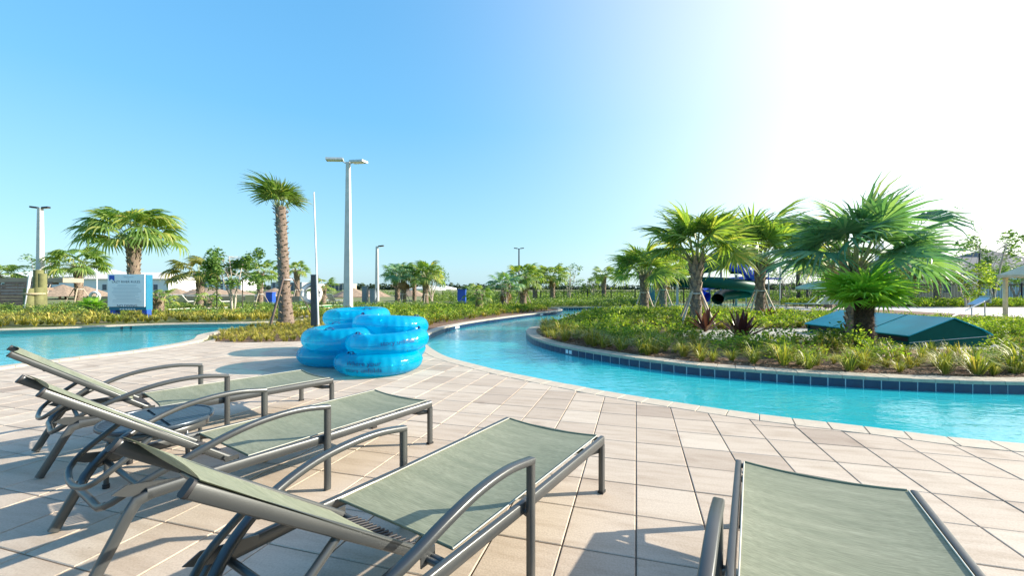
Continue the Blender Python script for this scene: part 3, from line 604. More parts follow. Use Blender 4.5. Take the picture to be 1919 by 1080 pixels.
for (c, tl, lab, ph, txt) in rings:
    o = thing('swim_ring', c, lab, 'swim ring', 'turquoise swim rings piled on the deck'); o.rotation_euler = (R(tl[0]), R(tl[1]), ph); o.scale = (random.uniform(.97, 1.03), random.uniform(.97, 1.03), random.uniform(.94, 1.05))
    vb = MB(); vb.tube([(RM - Rm * .55, 0, Rm * .78), (RM - Rm * .6, 0, Rm * .9)], [.022, .016], 8); vb.obj('valve', M['vinyl'], o)
    link('tube', rme, M['vinyl'], o); link('seam', seam_me, M['vinyl'], o)
    for k in (0, 1):
        a = ph + .35 + k * PI * .8; h = link('handle', hme, M['ink_blue'], o, ((RM + .02) * math.cos(a), (RM + .02) * math.sin(a), Rm * .96)); h.rotation_euler = (0, 0, a + PI / 2)
    if txt: ring_text(['Where your', 'story unfolds'] if txt == 1 else ['story unfolds'], .115, -1.62 - ph if txt == 1 else -1.05 - ph, o, .12 if txt == 1 else .05)

# ------------------------------------------------------------------ palms
def fan_mesh(seed, Lp=.9, Rf=.8, n=30, droop=.35, curl=.1, amax=2.25, split=.55, pleat=.35, tipdroop=.5, tilt=(.35, .8), wt=1.0):
    r = random.Random(seed); V = []; F = []; mi = []
    def add(vs, fs, m):
        k = len(V); V.extend(vs); F.extend([tuple(i + k for i in f) for f in fs]); mi.extend([m] * len(fs))
    # petiole, arching
    P = [(Lp * u, 0, -.10 * Lp * u * u) for u in (0, .33, .66, 1)]; w = [.035, .022, .016, .012]
    vs = []
    for (x, y, z), ww in zip(P, w): vs += [(x, -ww, z), (x, ww, z), (x, 0, z - ww * 1.2)]
    fs = []
    for i in range(3):
        a = i * 3; fs += [(a, a + 1, a + 4, a + 3), (a + 1, a + 2, a + 5, a + 4), (a + 2, a, a + 3, a + 5)]
    add(vs, fs, 1)
    hx, hz = Lp, -.10 * Lp; da = 2 * amax / n; tl = r.uniform(*tilt); ct, st_ = math.cos(tl), math.sin(tl)
    def tp_(x, y, z): x -= hx; z -= hz; return (hx + x * ct + z * st_, y, hz - x * st_ + z * ct)
    for i in range(n):
        a = -amax + (i + .5) * da; q = abs(a / amax); Ls = Rf * (1.0 - .38 * q ** 1.6) * r.uniform(.88, 1.06)
        drp = droop * r.uniform(.7, 1.4); td = tipdroop * r.uniform(.3, 1.7); tw = r.uniform(-.05, .05)
        st = []
        for (u, wf) in ((0.02, .03), (.32, .95), (split, 1.0), (.74, .62 * wt), (1.0, .05)):
            rr = Ls * u; hw = (Rf * min(u, split) * math.tan(da / 2)) * wf * 1.05 + .002
            z = -drp * rr * rr / Rf - td * max(0, u - split) ** 1.6 * Ls + .10 * Rf * math.cos(a) * math.sin(PI * min(1, u)) * curl * 5 * (1 - q) - curl * rr * q
            rad = rr * (1 - .25 * td * max(0, u - split) ** 2)
            cx, cy = math.cos(a + tw * u), math.sin(a + tw * u)
            pz = pleat * hw * (1 if i % 2 else -1)
            st.append(((hx + rad * cx + hw * cy, rad * cy - hw * cx, hz + z - pz), (hx + rad * cx - hw * cy, rad * cy + hw * cx, hz + z + pz)))
        vs = [tp_(*p) for s_ in st for p in s_]; add(vs, [(2 * k, 2 * k + 2, 2 * k + 3, 2 * k + 1) for k in range(4)], 0)
    me = bpy.data.meshes.new('frond'); me.from_pydata(V, [], F); me.polygons.foreach_set('material_index', mi); me.update(); return me
def feather_mesh(seed, Lf=1.6, n=34, w=.42, arch=.55):
    r = random.Random(seed); V = []; F = []; mi = []
    pts = [Vector((Lf * u * (1 - .18 * u), 0, Lf * (.25 * u - arch * u * u))) for u in [i / 12 for i in range(13)]]
    for i, p in enumerate(pts): ww = .018 * (1 - i / 13) + .004; V += [(p.x, -ww, p.z), (p.x, ww, p.z)]
    for i in range(12): F.append((2 * i, 2 * i + 2, 2 * i + 3, 2 * i + 1)); mi.append(1)
    for k in range(n):
        u = .15 + .85 * k / n; q = Vector((Lf * u * (1 - .18 * u), 0, Lf * (.25 * u - arch * u * u))); L_ = w * math.sin(PI * (.12 + .84 * u)) * r.uniform(.85, 1.1)
        for s_ in (-1, 1):
            d = Vector((.65, s_ * .75, .12 - .35 * u + r.uniform(-.15, .15))).normalized(); k0 = len(V); e = Vector((.012, 0, 0)); mdl = q + d * L_ * .5; tp = q + d * L_ - Vector((0, 0, L_ * .3))
            V += [tuple(q - e), tuple(q + e), tuple(mdl + e * 1.3), tuple(mdl - e * 1.3), tuple(tp)]; F += [(k0, k0 + 1, k0 + 2, k0 + 3), (k0 + 3, k0 + 2, k0 + 4)]; mi += [0, 0]
    me = bpy.data.meshes.new('frond'); me.from_pydata(V, [], F); me.polygons.foreach_set('material_index', mi); me.update(); return me
FR = {}
def get_fronds(kind, mat_, build):
    if (kind, mat_) not in FR:
        L_ = [build(i) for i in range(5)]
        for me in L_: me.materials.append(M[mat_]); me.materials.append(M['petiole'])
        FR[(kind, mat_)] = L_
    return FR[(kind, mat_)]
B_sabal = lambda i: fan_mesh(i, 1.1, .78, 30, .2, .12, 2.4, .52, .5, .6)
B_rag = lambda i: fan_mesh(80 + i, .5, .85, 24, .25, .1, 1.5, .4, .5, .8, tilt=(-.1, .35))
B_big = lambda i: fan_mesh(20 + i, 1.0, 1.0, 30, .07, .08, 2.25, .40, .6, .38, tilt=(.0, .7), wt=.62)
B_fan = lambda i: fan_mesh(40 + i, .45, .85, 30, .12, .05, 2.6, .45, .5, .35, tilt=(.1, .4))
B_droop = lambda i: fan_mesh(60 + i, .7, .85, 26, .55, .2, 2.2, .4, .5, 1.4)
B_feather = lambda i: feather_mesh(i)
KIND = {'sabal': B_sabal, 'big': B_big, 'fan': B_fan, 'droop': B_droop, 'feather': B_feather, 'rag': B_rag}
def frond_at(root, me, p, az, el, sc, roll=0):
    o = link('frond', me, None, root, p); o.rotation_euler = (Matrix.Rotation(az, 3, 'Z') @ Matrix.Rotation(-el, 3, 'Y') @ Matrix.Rotation(roll, 3, 'X')).to_euler(); o.scale = (sc, sc, sc); return o
def palm(px, Y, ybase_z, z_top, r_trunk, crown_r, label, kind='sabal', mat_='frond', n=26, el=(78, -10), trunkstyle='boots', lean=(0, 0), braces=0, dry=0, group=None, flare=1.25, extra=None, seed=0, bias=None, name='palm_tree', boots=True, tm='trunk', bm='brace'):
    rr = random.Random(seed + int(px * 7)); x = (px - 960) / FOC * Y
    root = thing(name, (x, Y, -.02), label, 'palm tree', group)
    H = z_top + .02; r_trunk *= .76 if trunkstyle == 'boots' else 1; pts = []; rad = []; ns = 14
    for i in range(ns + 1):
        u = i / ns; pts.append((lean[0] * u, lean[1] * u, H * u)); rad.append(r_trunk * (1 + (flare - 1) * math.exp(-u * 6)) * (1.0 + (.22 * math.exp(-((u - 1) / .16) ** 2) if trunkstyle == 'boots' else 0)) * rr.uniform(.96, 1.04))
    b = MB(); b.tube(pts, rad, 14); b.obj('trunk', M['fibre'] if trunkstyle == 'fibre' else M[tm], root)
    top = Vector(pts[-1])
    if trunkstyle == 'fibre':
        N = 2600; V = np.zeros((N * 3, 3)); u = rng.random(N); a = rng.random(N) * 2 * PI; z = u * H; r0 = r_trunk * (1 + (flare - 1) * np.exp(-u * 6)); w = .012
        dz = rng.uniform(-.10, .03, N); ro = r0 + rng.uniform(.02, .085, N)
        V[0::3] = np.stack([(r0 * .97) * np.cos(a - w / r0), (r0 * .97) * np.sin(a - w / r0), z], 1); V[1::3] = np.stack([(r0 * .97) * np.cos(a + w / r0), (r0 * .97) * np.sin(a + w / r0), z], 1); V[2::3] = np.stack([ro * np.cos(a), ro * np.sin(a), z + dz], 1)
        V[:, 0] += lean[0] * V[:, 2] / H; V[:, 1] += lean[1] * V[:, 2] / H
        tag(tris('trunk_fibre', V, np.arange(N * 3).reshape(-1, 3), M['fibre'], root), kind='stuff')
    elif boots:
        b = MB(); nb = int(H / .075 * 2.0 * boots)
        for k in range(nb):
            u = (k + .5) / nb; 
            if trunkstyle == 'boots' and u < .12: continue
            a = k * 2.3999 + rr.uniform(-.15, .15); ri = r_trunk * (1 + (flare - 1) * math.exp(-u * 6)) * (1.0 + (.22 * math.exp(-((u - 1) / .16) ** 2))); c, s_ = math.cos(a), math.sin(a)
            if trunkstyle == 'stub': ln, w, o_ = rr.uniform(.05, .12), rr.uniform(.035, .06), rr.uniform(.04, .11)
            else: ln, w, o_ = .16 + .2 * u * u, .055 + .03 * u, .03 + .14 * u ** 4 + rr.uniform(0, .03)
            base = Vector((lean[0] * u, lean[1] * u, H * u)); T = Vector((-s_, c, 0)); N_ = Vector((c, s_, 0))
            p0 = base + N_ * (ri * .96); p1 = base + N_ * (ri + o_) + Vector((0, 0, ln))
            b.add([p0 - T * w, p0 + T * w, p1 + T * w * .5, p1 - T * w * .5, p1 + T * w * .45 - N_ * .025, p1 - T * w * .45 - N_ * .025, p0 + Vector((0, 0, ln * .8))], [(0, 1, 2, 3), (3, 2, 4, 5), (1, 6, 4, 2), (6, 0, 3, 5), (6, 5, 4)])
        tag(b.obj('leaf_bases', M['boot'], root), kind='stuff')
    ms = get_fronds(kind, mat_, KIND[kind]); nat = {'sabal': 1.75, 'big': 1.95, 'fan': 1.28, 'droop': 1.45, 'feather': 1.5, 'rag': 1.3}[kind]
    for k in range(n):
        u = (k + .5) / n; e = R(lerp(el[0], el[1], u ** .85)) + rr.uniform(-.12, .12); a = k * 2.39996 + rr.uniform(-.2, .2); sc = crown_r / nat * rr.uniform(.85, 1.1)
        if bias: sc *= 1 + bias[1] * math.cos(a - bias[0])
        frond_at(root, rr.choice(ms), top + Vector((math.cos(a) * r_trunk * .5, math.sin(a) * r_trunk * .5, -.12 * u)), a, e, sc, rr.uniform(-1, 1) * (1.05 if kind == 'big' else .4))
    if dry:
        md = get_fronds('droop', 'frond_dry', B_droop)
        for k in range(dry): a = rr.uniform(0, 2 * PI); frond_at(root, rr.choice(md), top - Vector((0, 0, .15)), a, R(rr.uniform(-70, -30)), crown_r / 1.5 * rr.uniform(.6, .85), rr.uniform(-.3, .3))
    for (az, el_, sc) in (extra or ()):
        me = fan_mesh(99, 2.45, 1.55, 26, .10, .08, 1.5, .38, .5, .8, tilt=(.25, .25), wt=.7); me.materials.append(M[mat_]); me.materials.append(M['petiole']); frond_at(root, me, top, az, R(el_), sc, .45)
    for k in range(braces):
        a = 2 * PI * k / braces + .5; hb = min(H * .55, 1.5) if braces != 3 else min(H * .4, 2.0); d = r_trunk * 1.1
        b = MB(); b.tube([(d * math.cos(a), d * math.sin(a), hb), ((d + hb * .48) * math.cos(a), (d + hb * .48) * math.sin(a), 0)], 0, rect=(.085, .045), up=(math.cos(a), math.sin(a), 0)); b.obj('brace', M[bm], root)
    if braces:
        b = MB(); hb = min(H * .55, 1.5) if braces != 3 else min(H * .4, 2.0); b.tube([((r_trunk * 1.2) * math.cos(a), (r_trunk * 1.2) * math.sin(a), hb - .08) for a in [2 * PI * k / 12 for k in range(13)]], .02, 5); b.obj('strap', M['white_metal'], root)
    return root
def zt(py, Y): return CAMH - (py - 541) * Y / FOC
# island palms
palm(1305, 16.0, 0, zt(490, 16), .24, 2.6, 'tall green fan palm on the island, leftmost of the large ones, beside the water slide', 'big', 'frond', 27, (96, 26), braces=4, dry=0, lean=(.0, 0), tm='trunk_grey', seed=3)
palm(1425, 21.0, 0, zt(497, 21), .27, 3.5, 'fan palm with timber braces standing directly right of the water slide', 'big', 'frond', 28, (96, 22), braces=4, dry=0, tm='trunk', seed=5)
palm(1602, 11.7, 0, zt(508, 11.7), .25, 2.5, 'largest blue green fan palm, towering behind the small hairy trunked palm', 'big', 'frond_grey', 32, (98, 20), braces=0, dry=0, seed=11, extra=((-.05, 40, 1.0),), tm='trunk_grey')
palm(1620, 10.25, 0, zt(558, 10.25), .19, 1.06, 'small bright green palm with thick dark hairy trunk in front of the teal cover', 'fan', 'frond_fresh', 26, (82, 14), trunkstyle='fibre', flare=1.15, seed=2)
palm(1208, 28.0, 0, zt(516, 28), .33, 2.7, 'fan palm behind the island, left of the two standing side by side', 'big', 'frond', 27, (92, 6), braces=4, dry=0, tm='trunk_grey', seed=8)
palm(1243, 33.0, 0, zt(512, 33), .33, 2.7, 'fan palm behind the island, right of the two standing side by side', 'big', 'frond', 26, (90, 8), braces=4, dry=1, tm='trunk_grey', seed=9)
palm(1553, 33, 0, zt(492, 33), .36, 2.3, 'yellowing palm standing behind the pale green parasol', 'sabal', 'frond_yellow', 26, (70, -10), braces=3, dry=2, seed=1)
palm(1132, 52, 0, zt(518, 52), .32, 1.7, 'solitary small palm far beyond the bend of the river', 'sabal', 'frond', 22, (75, -5), seed=4)
# left palms
palm(537, 17.3, 0, zt(388, 17.3), .195, 1.4, 'tall slender palm with ragged windblown crown in the bed by the deck', 'rag', 'frond_rag', 17, (90, 44), trunkstyle='stub', lean=(-.24, 0), braces=3, dry=0, flare=1.6, seed=6, bias=(PI, .25), boots=1.2, bm='brace_dark', tm='trunk')
_t = palm(251, 24.5, 0, zt(455, 24.5), .36, 2.75, 'large round crowned palm rising behind the rules sign', 'sabal', 'frond', 32, (80, 12), braces=3, dry=0, seed=12)
palm(148, 36, 0, zt(502, 36), .33, 2.4, 'medium palm with two white braces left of the rules sign', 'sabal', 'frond', 28, (70, -2), braces=4, seed=13)
palm(376, 34, 0, zt(516, 34), .36, 2.0, 'short palm with lopsided yellow fronds between the rules sign and the leafy tree', 'sabal', 'frond_yellow', 22, (70, -5), braces=3, seed=14, bias=(PI, .35))
palm(488, 36, 0, zt(514, 36), .28, 1.7, 'small palm just left of the tall slender palm', 'sabal', 'frond', 22, (75, -5), braces=3, seed=15)
palm(557, 48, 0, zt(508, 48), .35, 1.4, 'small distant palm just right of the tall slender palm', 'sabal', 'frond', 22, (75, -5), braces=3, seed=16)
palm(298, 24, 0, zt(560, 24), .3, .85, 'stubby low palm at the right edge of the rules sign', 'sabal', 'frond', 18, (70, 0), seed=17)
palm(-8, 34, 0, zt(520, 34), .3, 1.9, 'palm at the left border with only its fronds in view', 'sabal', 'frond', 20, (65, 0), seed=18)
palm(606, 38, 0, zt(540, 38), .3, 1.3, 'low palm between the dark post and the tall concrete light pole', 'sabal', 'frond', 16, (75, 0), seed=19)
# middle palms
palm(745, 44, 0, zt(518, 44), .3, 1.7, 'first palm from the left in the cluster right of the small lamp', 'sabal', 'frond_grey', 22, (80, 5), seed=20, dry=2)
palm(757, 41, 0, zt(520, 41), .3, 1.9, 'thick trunked palm second from the left in the cluster right of the small lamp', 'sabal', 'frond_grey', 24, (80, 5), seed=21, dry=2, braces=3)
palm(777, 46, 0, zt(517, 46), .25, 1.6, 'third palm from the left in the cluster right of the small lamp', 'sabal', 'frond', 22, (80, 5), seed=22, dry=2)
palm(798, 41, 0, zt(522, 41), .33, 2.0, 'bushy palm at the right end of the cluster right of the small lamp', 'sabal', 'frond', 30, (85, 0), seed=23, braces=3)
palm(898, 27, 0, zt(552, 27), .28, .95, 'small stocky palm on the far bank, left of the blue cube', 'sabal', 'frond', 24, (70, -15), seed=24)
palm(947, 32, 0, zt(540, 32), .32, 1.5, 'ragged palm on the far river bank with brown lower fronds', 'sabal', 'frond_grey', 20, (85, 10), seed=25, dry=6)
palm(981, 35, 0, zt(524, 35), .33, 1.75, 'broad palm with thick pale trunk at the narrow end of the river', 'sabal', 'frond', 30, (80, -10), seed=26, dry=3, braces=2)
palm(1003, 44, 0, zt(522, 44), .3, 1.5, 'slim palm right behind the broad one at the river end', 'sabal', 'frond', 22, (75, -5), seed=27)
palm(1036, 44, 0, zt(522, 44), .3, 1.9, 'leafy palm above the distant river bend', 'sabal', 'frond', 28, (80, -5), seed=28, dry=1)
palm(1757, 38, 0, zt(505, 38), .28, 1.6, 'dark trunked palm in front of the iron fence and the white house', 'sabal', 'frond', 24, (70, 0), seed=29)
palm(1710, 40, 0, zt(512, 40), .28, 1.5, 'palm in front of the iron fence and the tan roofed house', 'sabal', 'frond_yellow', 20, (60, -15), seed=30)
palm(390, 30, 0, zt(562, 30), .28, .8, 'knee high young palm under the leafy staked tree', 'sabal', 'frond', 14, (70, 10), seed=31)
palm(172, 26, 0, zt(572, 26), .2, .8, 'low young palm just left of the rules sign', 'fan', 'frond_fresh', 14, (70, 10), seed=33)
palm(868, 38, 0, zt(560, 38), .2, .8, 'young palm tuft beside the blue cube', 'fan', 'frond_fresh', 12, (70, 10), seed=34) if False else None

# ------------------------------------------------------------------ leafy trees
def leaf_cloud(N, centers, rads, size):
    V = np.zeros((N * 4, 3)); k = rng.integers(0, len(centers), N); d = rng.normal(size=(N, 3)); d /= np.linalg.norm(d, axis=1)[:, None]
    P = np.array(centers)[k] + d * (rng.random(N) ** .5 * np.array(rads)[k])[:, None]
    a = rng.normal(size=(N, 3)); a /= np.linalg.norm(a, axis=1)[:, None]; a[:, 2] *= .5; b_ = np.cross(a, rng.normal(size=(N, 3))); b_ /= np.linalg.norm(b_, axis=1)[:, None]; s_ = size * rng.uniform(.6, 1.3, N)[:, None]
    V[0::4] = P - a * s_; V[1::4] = P + b_ * s_ * .4; V[2::4] = P + a * s_; V[3::4] = P - b_ * s_ * .4
    i = np.arange(N) * 4; F = np.concatenate([np.stack([i, i + 1, i + 2], 1), np.stack([i, i + 2, i + 3], 1)]); return V, F
def tree(px, Y, ztop, zlow, rad, label, stems=4, N=1500, ls=.09, mat_='leaf', barkm='bark', seed=0, clumps=22, name='leafy_tree', stakes=0, spread=.5, sr=.035, cr=.28):
    rr = random.Random(seed); x = (px - 960) / FOC * Y; root = thing(name, (x, Y, -.03), label, 'tree'); b = MB(); cents = []
    for k in range(stems):
        a = 2 * PI * k / stems + rr.uniform(-.3, .3); p = Vector((0, 0, 0)); ps = [p + Vector((.08 * math.cos(a), .08 * math.sin(a), 0))]; ss = 6
        for i in range(1, ss + 1):
            u = i / ss; ps.append(Vector((math.cos(a) * rad * spread * u ** 1.3 + rr.uniform(-.06, .06), math.sin(a) * rad * spread * u ** 1.3 + rr.uniform(-.06, .06), lerp(0, ztop * .85, u))))
        b.tube(ps, [sr * rad / 1.5 * (1.2 - .9 * i / ss) + .008 for i in range(ss + 1)], 6)
        for q in range(max(2, clumps // stems)):
            s0 = ps[rr.randint(3, ss)]; aa = rr.uniform(0, 2 * PI); e = Vector((math.cos(aa) * rad * rr.uniform(.3, .95), math.sin(aa) * rad * rr.uniform(.3, .95), 0)); e.z = rr.uniform(zlow, ztop); cents.append(tuple(e)); m_ = s0.lerp(e, .5) + Vector((0, 0, .1)); b.tube([s0, m_, e], [.018 * rad / 1.5, .012, .006], 4)
    b.obj('trunk', M[barkm], root); V, F = leaf_cloud(N, cents, [rad * cr * rr.uniform(.6, 1.3) for _ in cents], ls); tris('crown', V, F, M[mat_], root)
    for k in range(stakes):
        sx = (-1 if k == 0 else 1) * rad * .45; b = MB(); b.tube([(sx, -.3, 0), (sx, -.3, zlow * 1.25)], .035, 6); b.obj('stake', M['stake'], root)
tree(437, 26.5, 4.0, 1.75, 1.75, 'airy multi stemmed tree held between two dark stakes beyond the left pool', 5, 4600, .105, stakes=2, seed=1)
tree(85, 40, 4.6, 2.3, 1.9, 'sparse airy tree behind the left lamp pole', 3, 420, .14, seed=2, cr=.22)
tree(1067, 46, 4.0, 1.9, 1.5, 'thin stemmed airy tree at the right end of the river palms', 5, 700, .12, seed=3)
tree(810, 43, 3.8, 1.6, 1.9, 'airy green tree mixed in with the bushy palm right of the small lamp', 5, 1600, .11, seed=4)
tree(1862, 37, 6.2, 2.2, 2.4, 'tall airy tree in front of the white house at the right edge', 4, 1500, .16, seed=5, clumps=30)
tree(1812, 34, 3.2, .9, 2.0, 'dense yellow green shrub tree before the iron fence', 5, 2400, .13, 'shrub', seed=6)
tree(1905, 46, 4.5, 1.4, 2.6, 'bushy tree at the right edge behind the fence', 4, 1800, .15, 'leaf', seed=12)
tree(1720, 43, 3.6, 1.2, 2.0, 'sparse yellow green tree in front of the tan roofed house', 4, 1100, .14, 'shrub', seed=7)
tree(1475, 42, 3.6, 1.3, 1.8, 'small sparse tree left of the pale green parasol', 4, 600, .13, seed=8)
tree(1515, 50, 3.8, 1.6, 2.0, 'thin brownish sapling behind the pale green parasol', 4, 420, .14, seed=9)
tree(1112, 62, 3.0, .8, 1.8, 'low round green tree left of the solitary small palm', 4, 1400, .14, 'hedge', seed=10)
tree(948, 31, 2.2, .9, .8, 'thin shrub tree beside the ragged palm on the far bank', 4, 380, .08, 'leaf', seed=11)

# bromeliads
def brom(c, n, ln, label, seed):
    rr = random.Random(seed); o = thing('spiky_plant', c, label, 'plant', 'burgundy spiky plants')
    for k in range(n):
        a = k * 2.4; el = R(lerp(82, 28, k / n)); b = MB(); V = []; F = []; L_ = ln * rr.uniform(.8, 1.1); w = .07 * rr.uniform(.8, 1.2)
        for i in range(7):
            u = i / 6; r_ = L_ * u * math.cos(el) + .04; z = L_ * u * math.sin(el) - .12 * L_ * u * u; ww = w * math.sin(PI * min(.97, .25 + .72 * u)) 
            d = Vector((math.cos(a), math.sin(a), 0)); t = Vector((-d.y, d.x, 0)); p = d * r_ + Vector((0, 0, z)); V += [p - t * ww + Vector((0, 0, ww * .6)), p, p + t * ww + Vector((0, 0, ww * .6))]
            if i: F += [(3 * i - 3, 3 * i - 2, 3 * i + 1, 3 * i), (3 * i - 2, 3 * i - 1, 3 * i + 2, 3 * i + 1)]
        b.add(V, F, True); b.obj('leaf', M['brom'], o)
brom(G(1390, 640), 22, 1.05, 'burgundy spiky leaved plant in front of the island gravel, the nearer one', 1)
brom(G(1322, 622), 16, .95, 'burgundy spiky leaved plant at the foot of the tall island palm', 2)
brom(G(1440, 600), 12, .8, 'burgundy spiky leaved plant beside the braced palm right of the slide', 3)

# ------------------------------------------------------------------ ground cover
def tuft(n, h, sp, w, seed):
    r = np.random.default_rng(seed); V = []; F = []
    for k in range(n):
        a = r.uniform(0, 2 * PI); L_ = h * r.uniform(.7, 1.25); o = r.uniform(0, .06); lean = sp * r.uniform(.3, 1.2); c, s_ = math.cos(a), math.sin(a); t = (-s_ * w, c * w); k0 = len(V)
        x1, z1 = o + lean * .35, L_ * .62; x2, z2 = o + lean, L_ * (1.0 - .55 * min(1, lean / max(.01, sp)) ** 2)
        V += [(c * o - t[0] * .6, s_ * o - t[1] * .6, 0), (c * o + t[0] * .6, s_ * o + t[1] * .6, 0), (c * x1 - t[0], s_ * x1 - t[1], z1), (c * x1 + t[0], s_ * x1 + t[1], z1), (c * x2, s_ * x2, z2)]
        F += [(k0, k0 + 1, k0 + 3), (k0, k0 + 3, k0 + 2), (k0 + 2, k0 + 3, k0 + 4)]
    return np.array(V), np.array(F)
def bush(n, rad, h, ls, seed):
    r = np.random.default_rng(seed); V = []; F = []
    for k in range(n):
        a = r.uniform(0, 2 * PI); ph = math.acos(r.uniform(0, 1)); q = r.uniform(.55, 1.05); P = np.array([math.sin(ph) * math.cos(a) * rad, math.sin(ph) * math.sin(a) * rad, math.cos(ph) * h * .9 + .05]) * q
        d = np.array([math.cos(a), math.sin(a), r.uniform(-.1, 1.0)]) + r.normal(size=3) * .35; d /= np.linalg.norm(d); t = np.cross(d, r.normal(size=3)); t /= np.linalg.norm(t); s_ = ls * r.uniform(.7, 1.3); k0 = len(V)
        V += [P, P + d * s_ * .5 + t * s_ * .28, P + d * s_, P + d * s_ * .5 - t * s_ * .28]; F += [(k0, k0 + 1, k0 + 2), (k0, k0 + 2, k0 + 3)]
    return np.array(V), np.array(F)
def scatter(pts, tmpl, smin, smax):
    Vs = []; Fs = []; n = 0
    for (x, y) in pts:
        V, F = tmpl[rng.integers(len(tmpl))]; a = rng.random() * 2 * PI; s_ = rng.uniform(smin, smax); c, q = math.cos(a) * s_, math.sin(a) * s_
        Vs.append(np.stack([V[:, 0] * c - V[:, 1] * q + x, V[:, 0] * q + V[:, 1] * c + y, V[:, 2] * s_ * rng.uniform(.85, 1.15) - .01], 1)); Fs.append(F + n); n += len(V)
    return np.concatenate(Vs), np.concatenate(Fs)
def grid_pts(poly, sp, cond=None, margin=.2):
    xs = [p[0] for p in poly]; ys = [p[1] for p in poly]; o = []; P2 = [(p[0], p[1]) for p in poly]
    y = min(ys)
    while y < max(ys):
        x = min(xs)
        while x < max(xs):
            X, Y = x + rng.uniform(-.5, .5) * sp, y + rng.uniform(-.5, .5) * sp
            if visible(X, Y, 1) and inside(X, Y, P2) and (cond is None or cond(X, Y)): o.append((X, Y))
            x += sp
        y += sp
    return o
T_gr = [tuft(46, .40, .38, .009, i) for i in range(4)]; T_gr2 = [tuft(30, .40, .42, .02, 10 + i) for i in range(4)]
T_bu = [bush(260, .36, .50, .062, i) for i in range(4)]; T_bu2 = [bush(95, .42, .5, .12, 10 + i) for i in range(4)]
def fill(name, pts, T, smin, smax, m, label):
    if not pts: return
    V, F = scatter(pts, T, smin, smax); tag(tris(name, V, F, m), label, 'plants', kind='stuff')
def d_line(x, y, line): return min((p.x - x) ** 2 + (p.y - y) ** 2 for p in line) ** .5
fr_line = isl_front[::2] + isl_back[::3]
cover_box = lambda x, y: (9.2 < x < 12.8 and 10.0 < y < 15.6)
grav = lambda x, y: (5.8 < x < 9.9 and 12.0 < y < 15.2)
nearpal = lambda x, y: (x - 8.46) ** 2 + (y - 10.25) ** 2 < .16
from mathutils import noise as mn
def clump(x, y, f=.55, seed=0.0): return mn.noise(Vector((x * f + seed, y * f, seed * 3.1)))
offdeck = lambda x, y: not inside(x, y, FDECK)
ib = [(p.x, p.y) for p in island_bed]
# nearest plants of the island are single objects
mg = []
for i, (V, F) in enumerate(T_gr):
    V, F = tuft(75, .42, .5, .009, 50 + i); o = tris('grass_tuft', V, F, M['grass']); me = o.data; bpy.data.objects.remove(o); mg.append(me)
ms_ = []
for i, (V, F) in enumerate(T_bu):
    o = tris('shrub', V, F, M['shrub']); me = o.data; bpy.data.objects.remove(o); ms_.append(me)
front_t = []; inner = offset(isl_front, .62); i2 = offset(isl_front, 1.0)
if inside(inner[40].x, inner[40].y, [(p.x, p.y) for p in river]): inner = offset(isl_front, -.62); i2 = offset(isl_front, -1.0)
for row, (ln, step) in enumerate(((inner, .46), (i2, .5))):
    for p in resample(ln, step):
        if visible(p.x, p.y, .3) and p.x < 15: front_t.append((p.x + rng.uniform(-.2, .2), p.y + rng.uniform(-.14, .16)))
for (x, y) in front_t[:230]:
    if nearpal(x, y): continue
    o = link('grass_tuft', mg[rng.integers(4)], None, None, (x, y, -.012)); o.rotation_euler = (0, 0, rng.random() * 6.28); s_ = rng.uniform(.65, 1.3); o.scale = (s_, s_, s_ * rng.uniform(.8, 1.1)); tag(o, 'tuft of strappy yellow green grass along the inside of the island coping', 'grass tuft', 'grass tufts edging the island')
nsh = 0
for (x, y) in grid_pts(ib, .62, lambda x, y: 1.25 < d_line(x, y, fr_line) < 4.2 and y < 14 and not cover_box(x, y) and not grav(x, y)):
    if nearpal(x, y) or rng.random() < .12 or clump(x, y, .8) < -.28: continue
    o = link('shrub', ms_[rng.integers(4)], None, None, (x, y, -.03)); o.rotation_euler = (0, 0, rng.random() * 6.28); s_ = rng.uniform(.6, 1.15) * (1.5 if (6.0 < x < 8.0 and 9.2 < y < 12.4) else .58 if 7.6 < x < 12.4 and y < 10.7 and x / y < 1.12 else .95 + .7 * max(0, clump(x, y, .8))); o.scale = (s_, s_, s_ * rng.uniform(.75, 1.1)); nsh += 1; tag(o, 'rounded yellow green leafy shrub in the middle of the island bed', 'shrub', 'leafy shrubs on the island')
fill('island_ground_cover', grid_pts(ib, .42, lambda x, y: d_line(x, y, fr_line) > 1.25 and y < 17 and clump(x, y, .9, 4.0) > -.22 and not cover_box(x, y) and not grav(x, y) and not nearpal(x, y)), T_gr, .55, .95, M['grass'], 'strappy grass carpeting the front of the island bed')
fill('island_shrub_cover', grid_pts(ib, .52, lambda x, y: d_line(x, y, fr_line) > .95 and y >= 12 and y < 27 and offdeck(x, y) and clump(x, y, .5, 2.0) > -.25 and x < 15 and not cover_box(x, y) and not grav(x, y)), T_bu2, .6, 1.0, M['shrub'], 'low leafy ground cover over the back of the island bed')
fill('island_grass_cover', grid_pts(ib, .55, lambda x, y: d_line(x, y, fr_line) > .6 and y >= 15 and y < 28 and offdeck(x, y) and clump(x, y, .5, 7.0) > -.1 and not cover_box(x, y)), T_gr2, .5, .9, M['grass'], 'strappy grass scattered over the back of the island bed')
pb = [(p.x, p.y) for p in palm_bed]
fill('palm_bed_grass', grid_pts(pb, .26, lambda x, y: d_line(x, y, bed_edge) > .22), T_gr, .3, .6, M['grass_gold'], 'dry golden green grass around the foot of the tall slender palm')
fbp = [(p.x, p.y) for p in far_bed]; rl = (near_bank + far_bank)[::2]
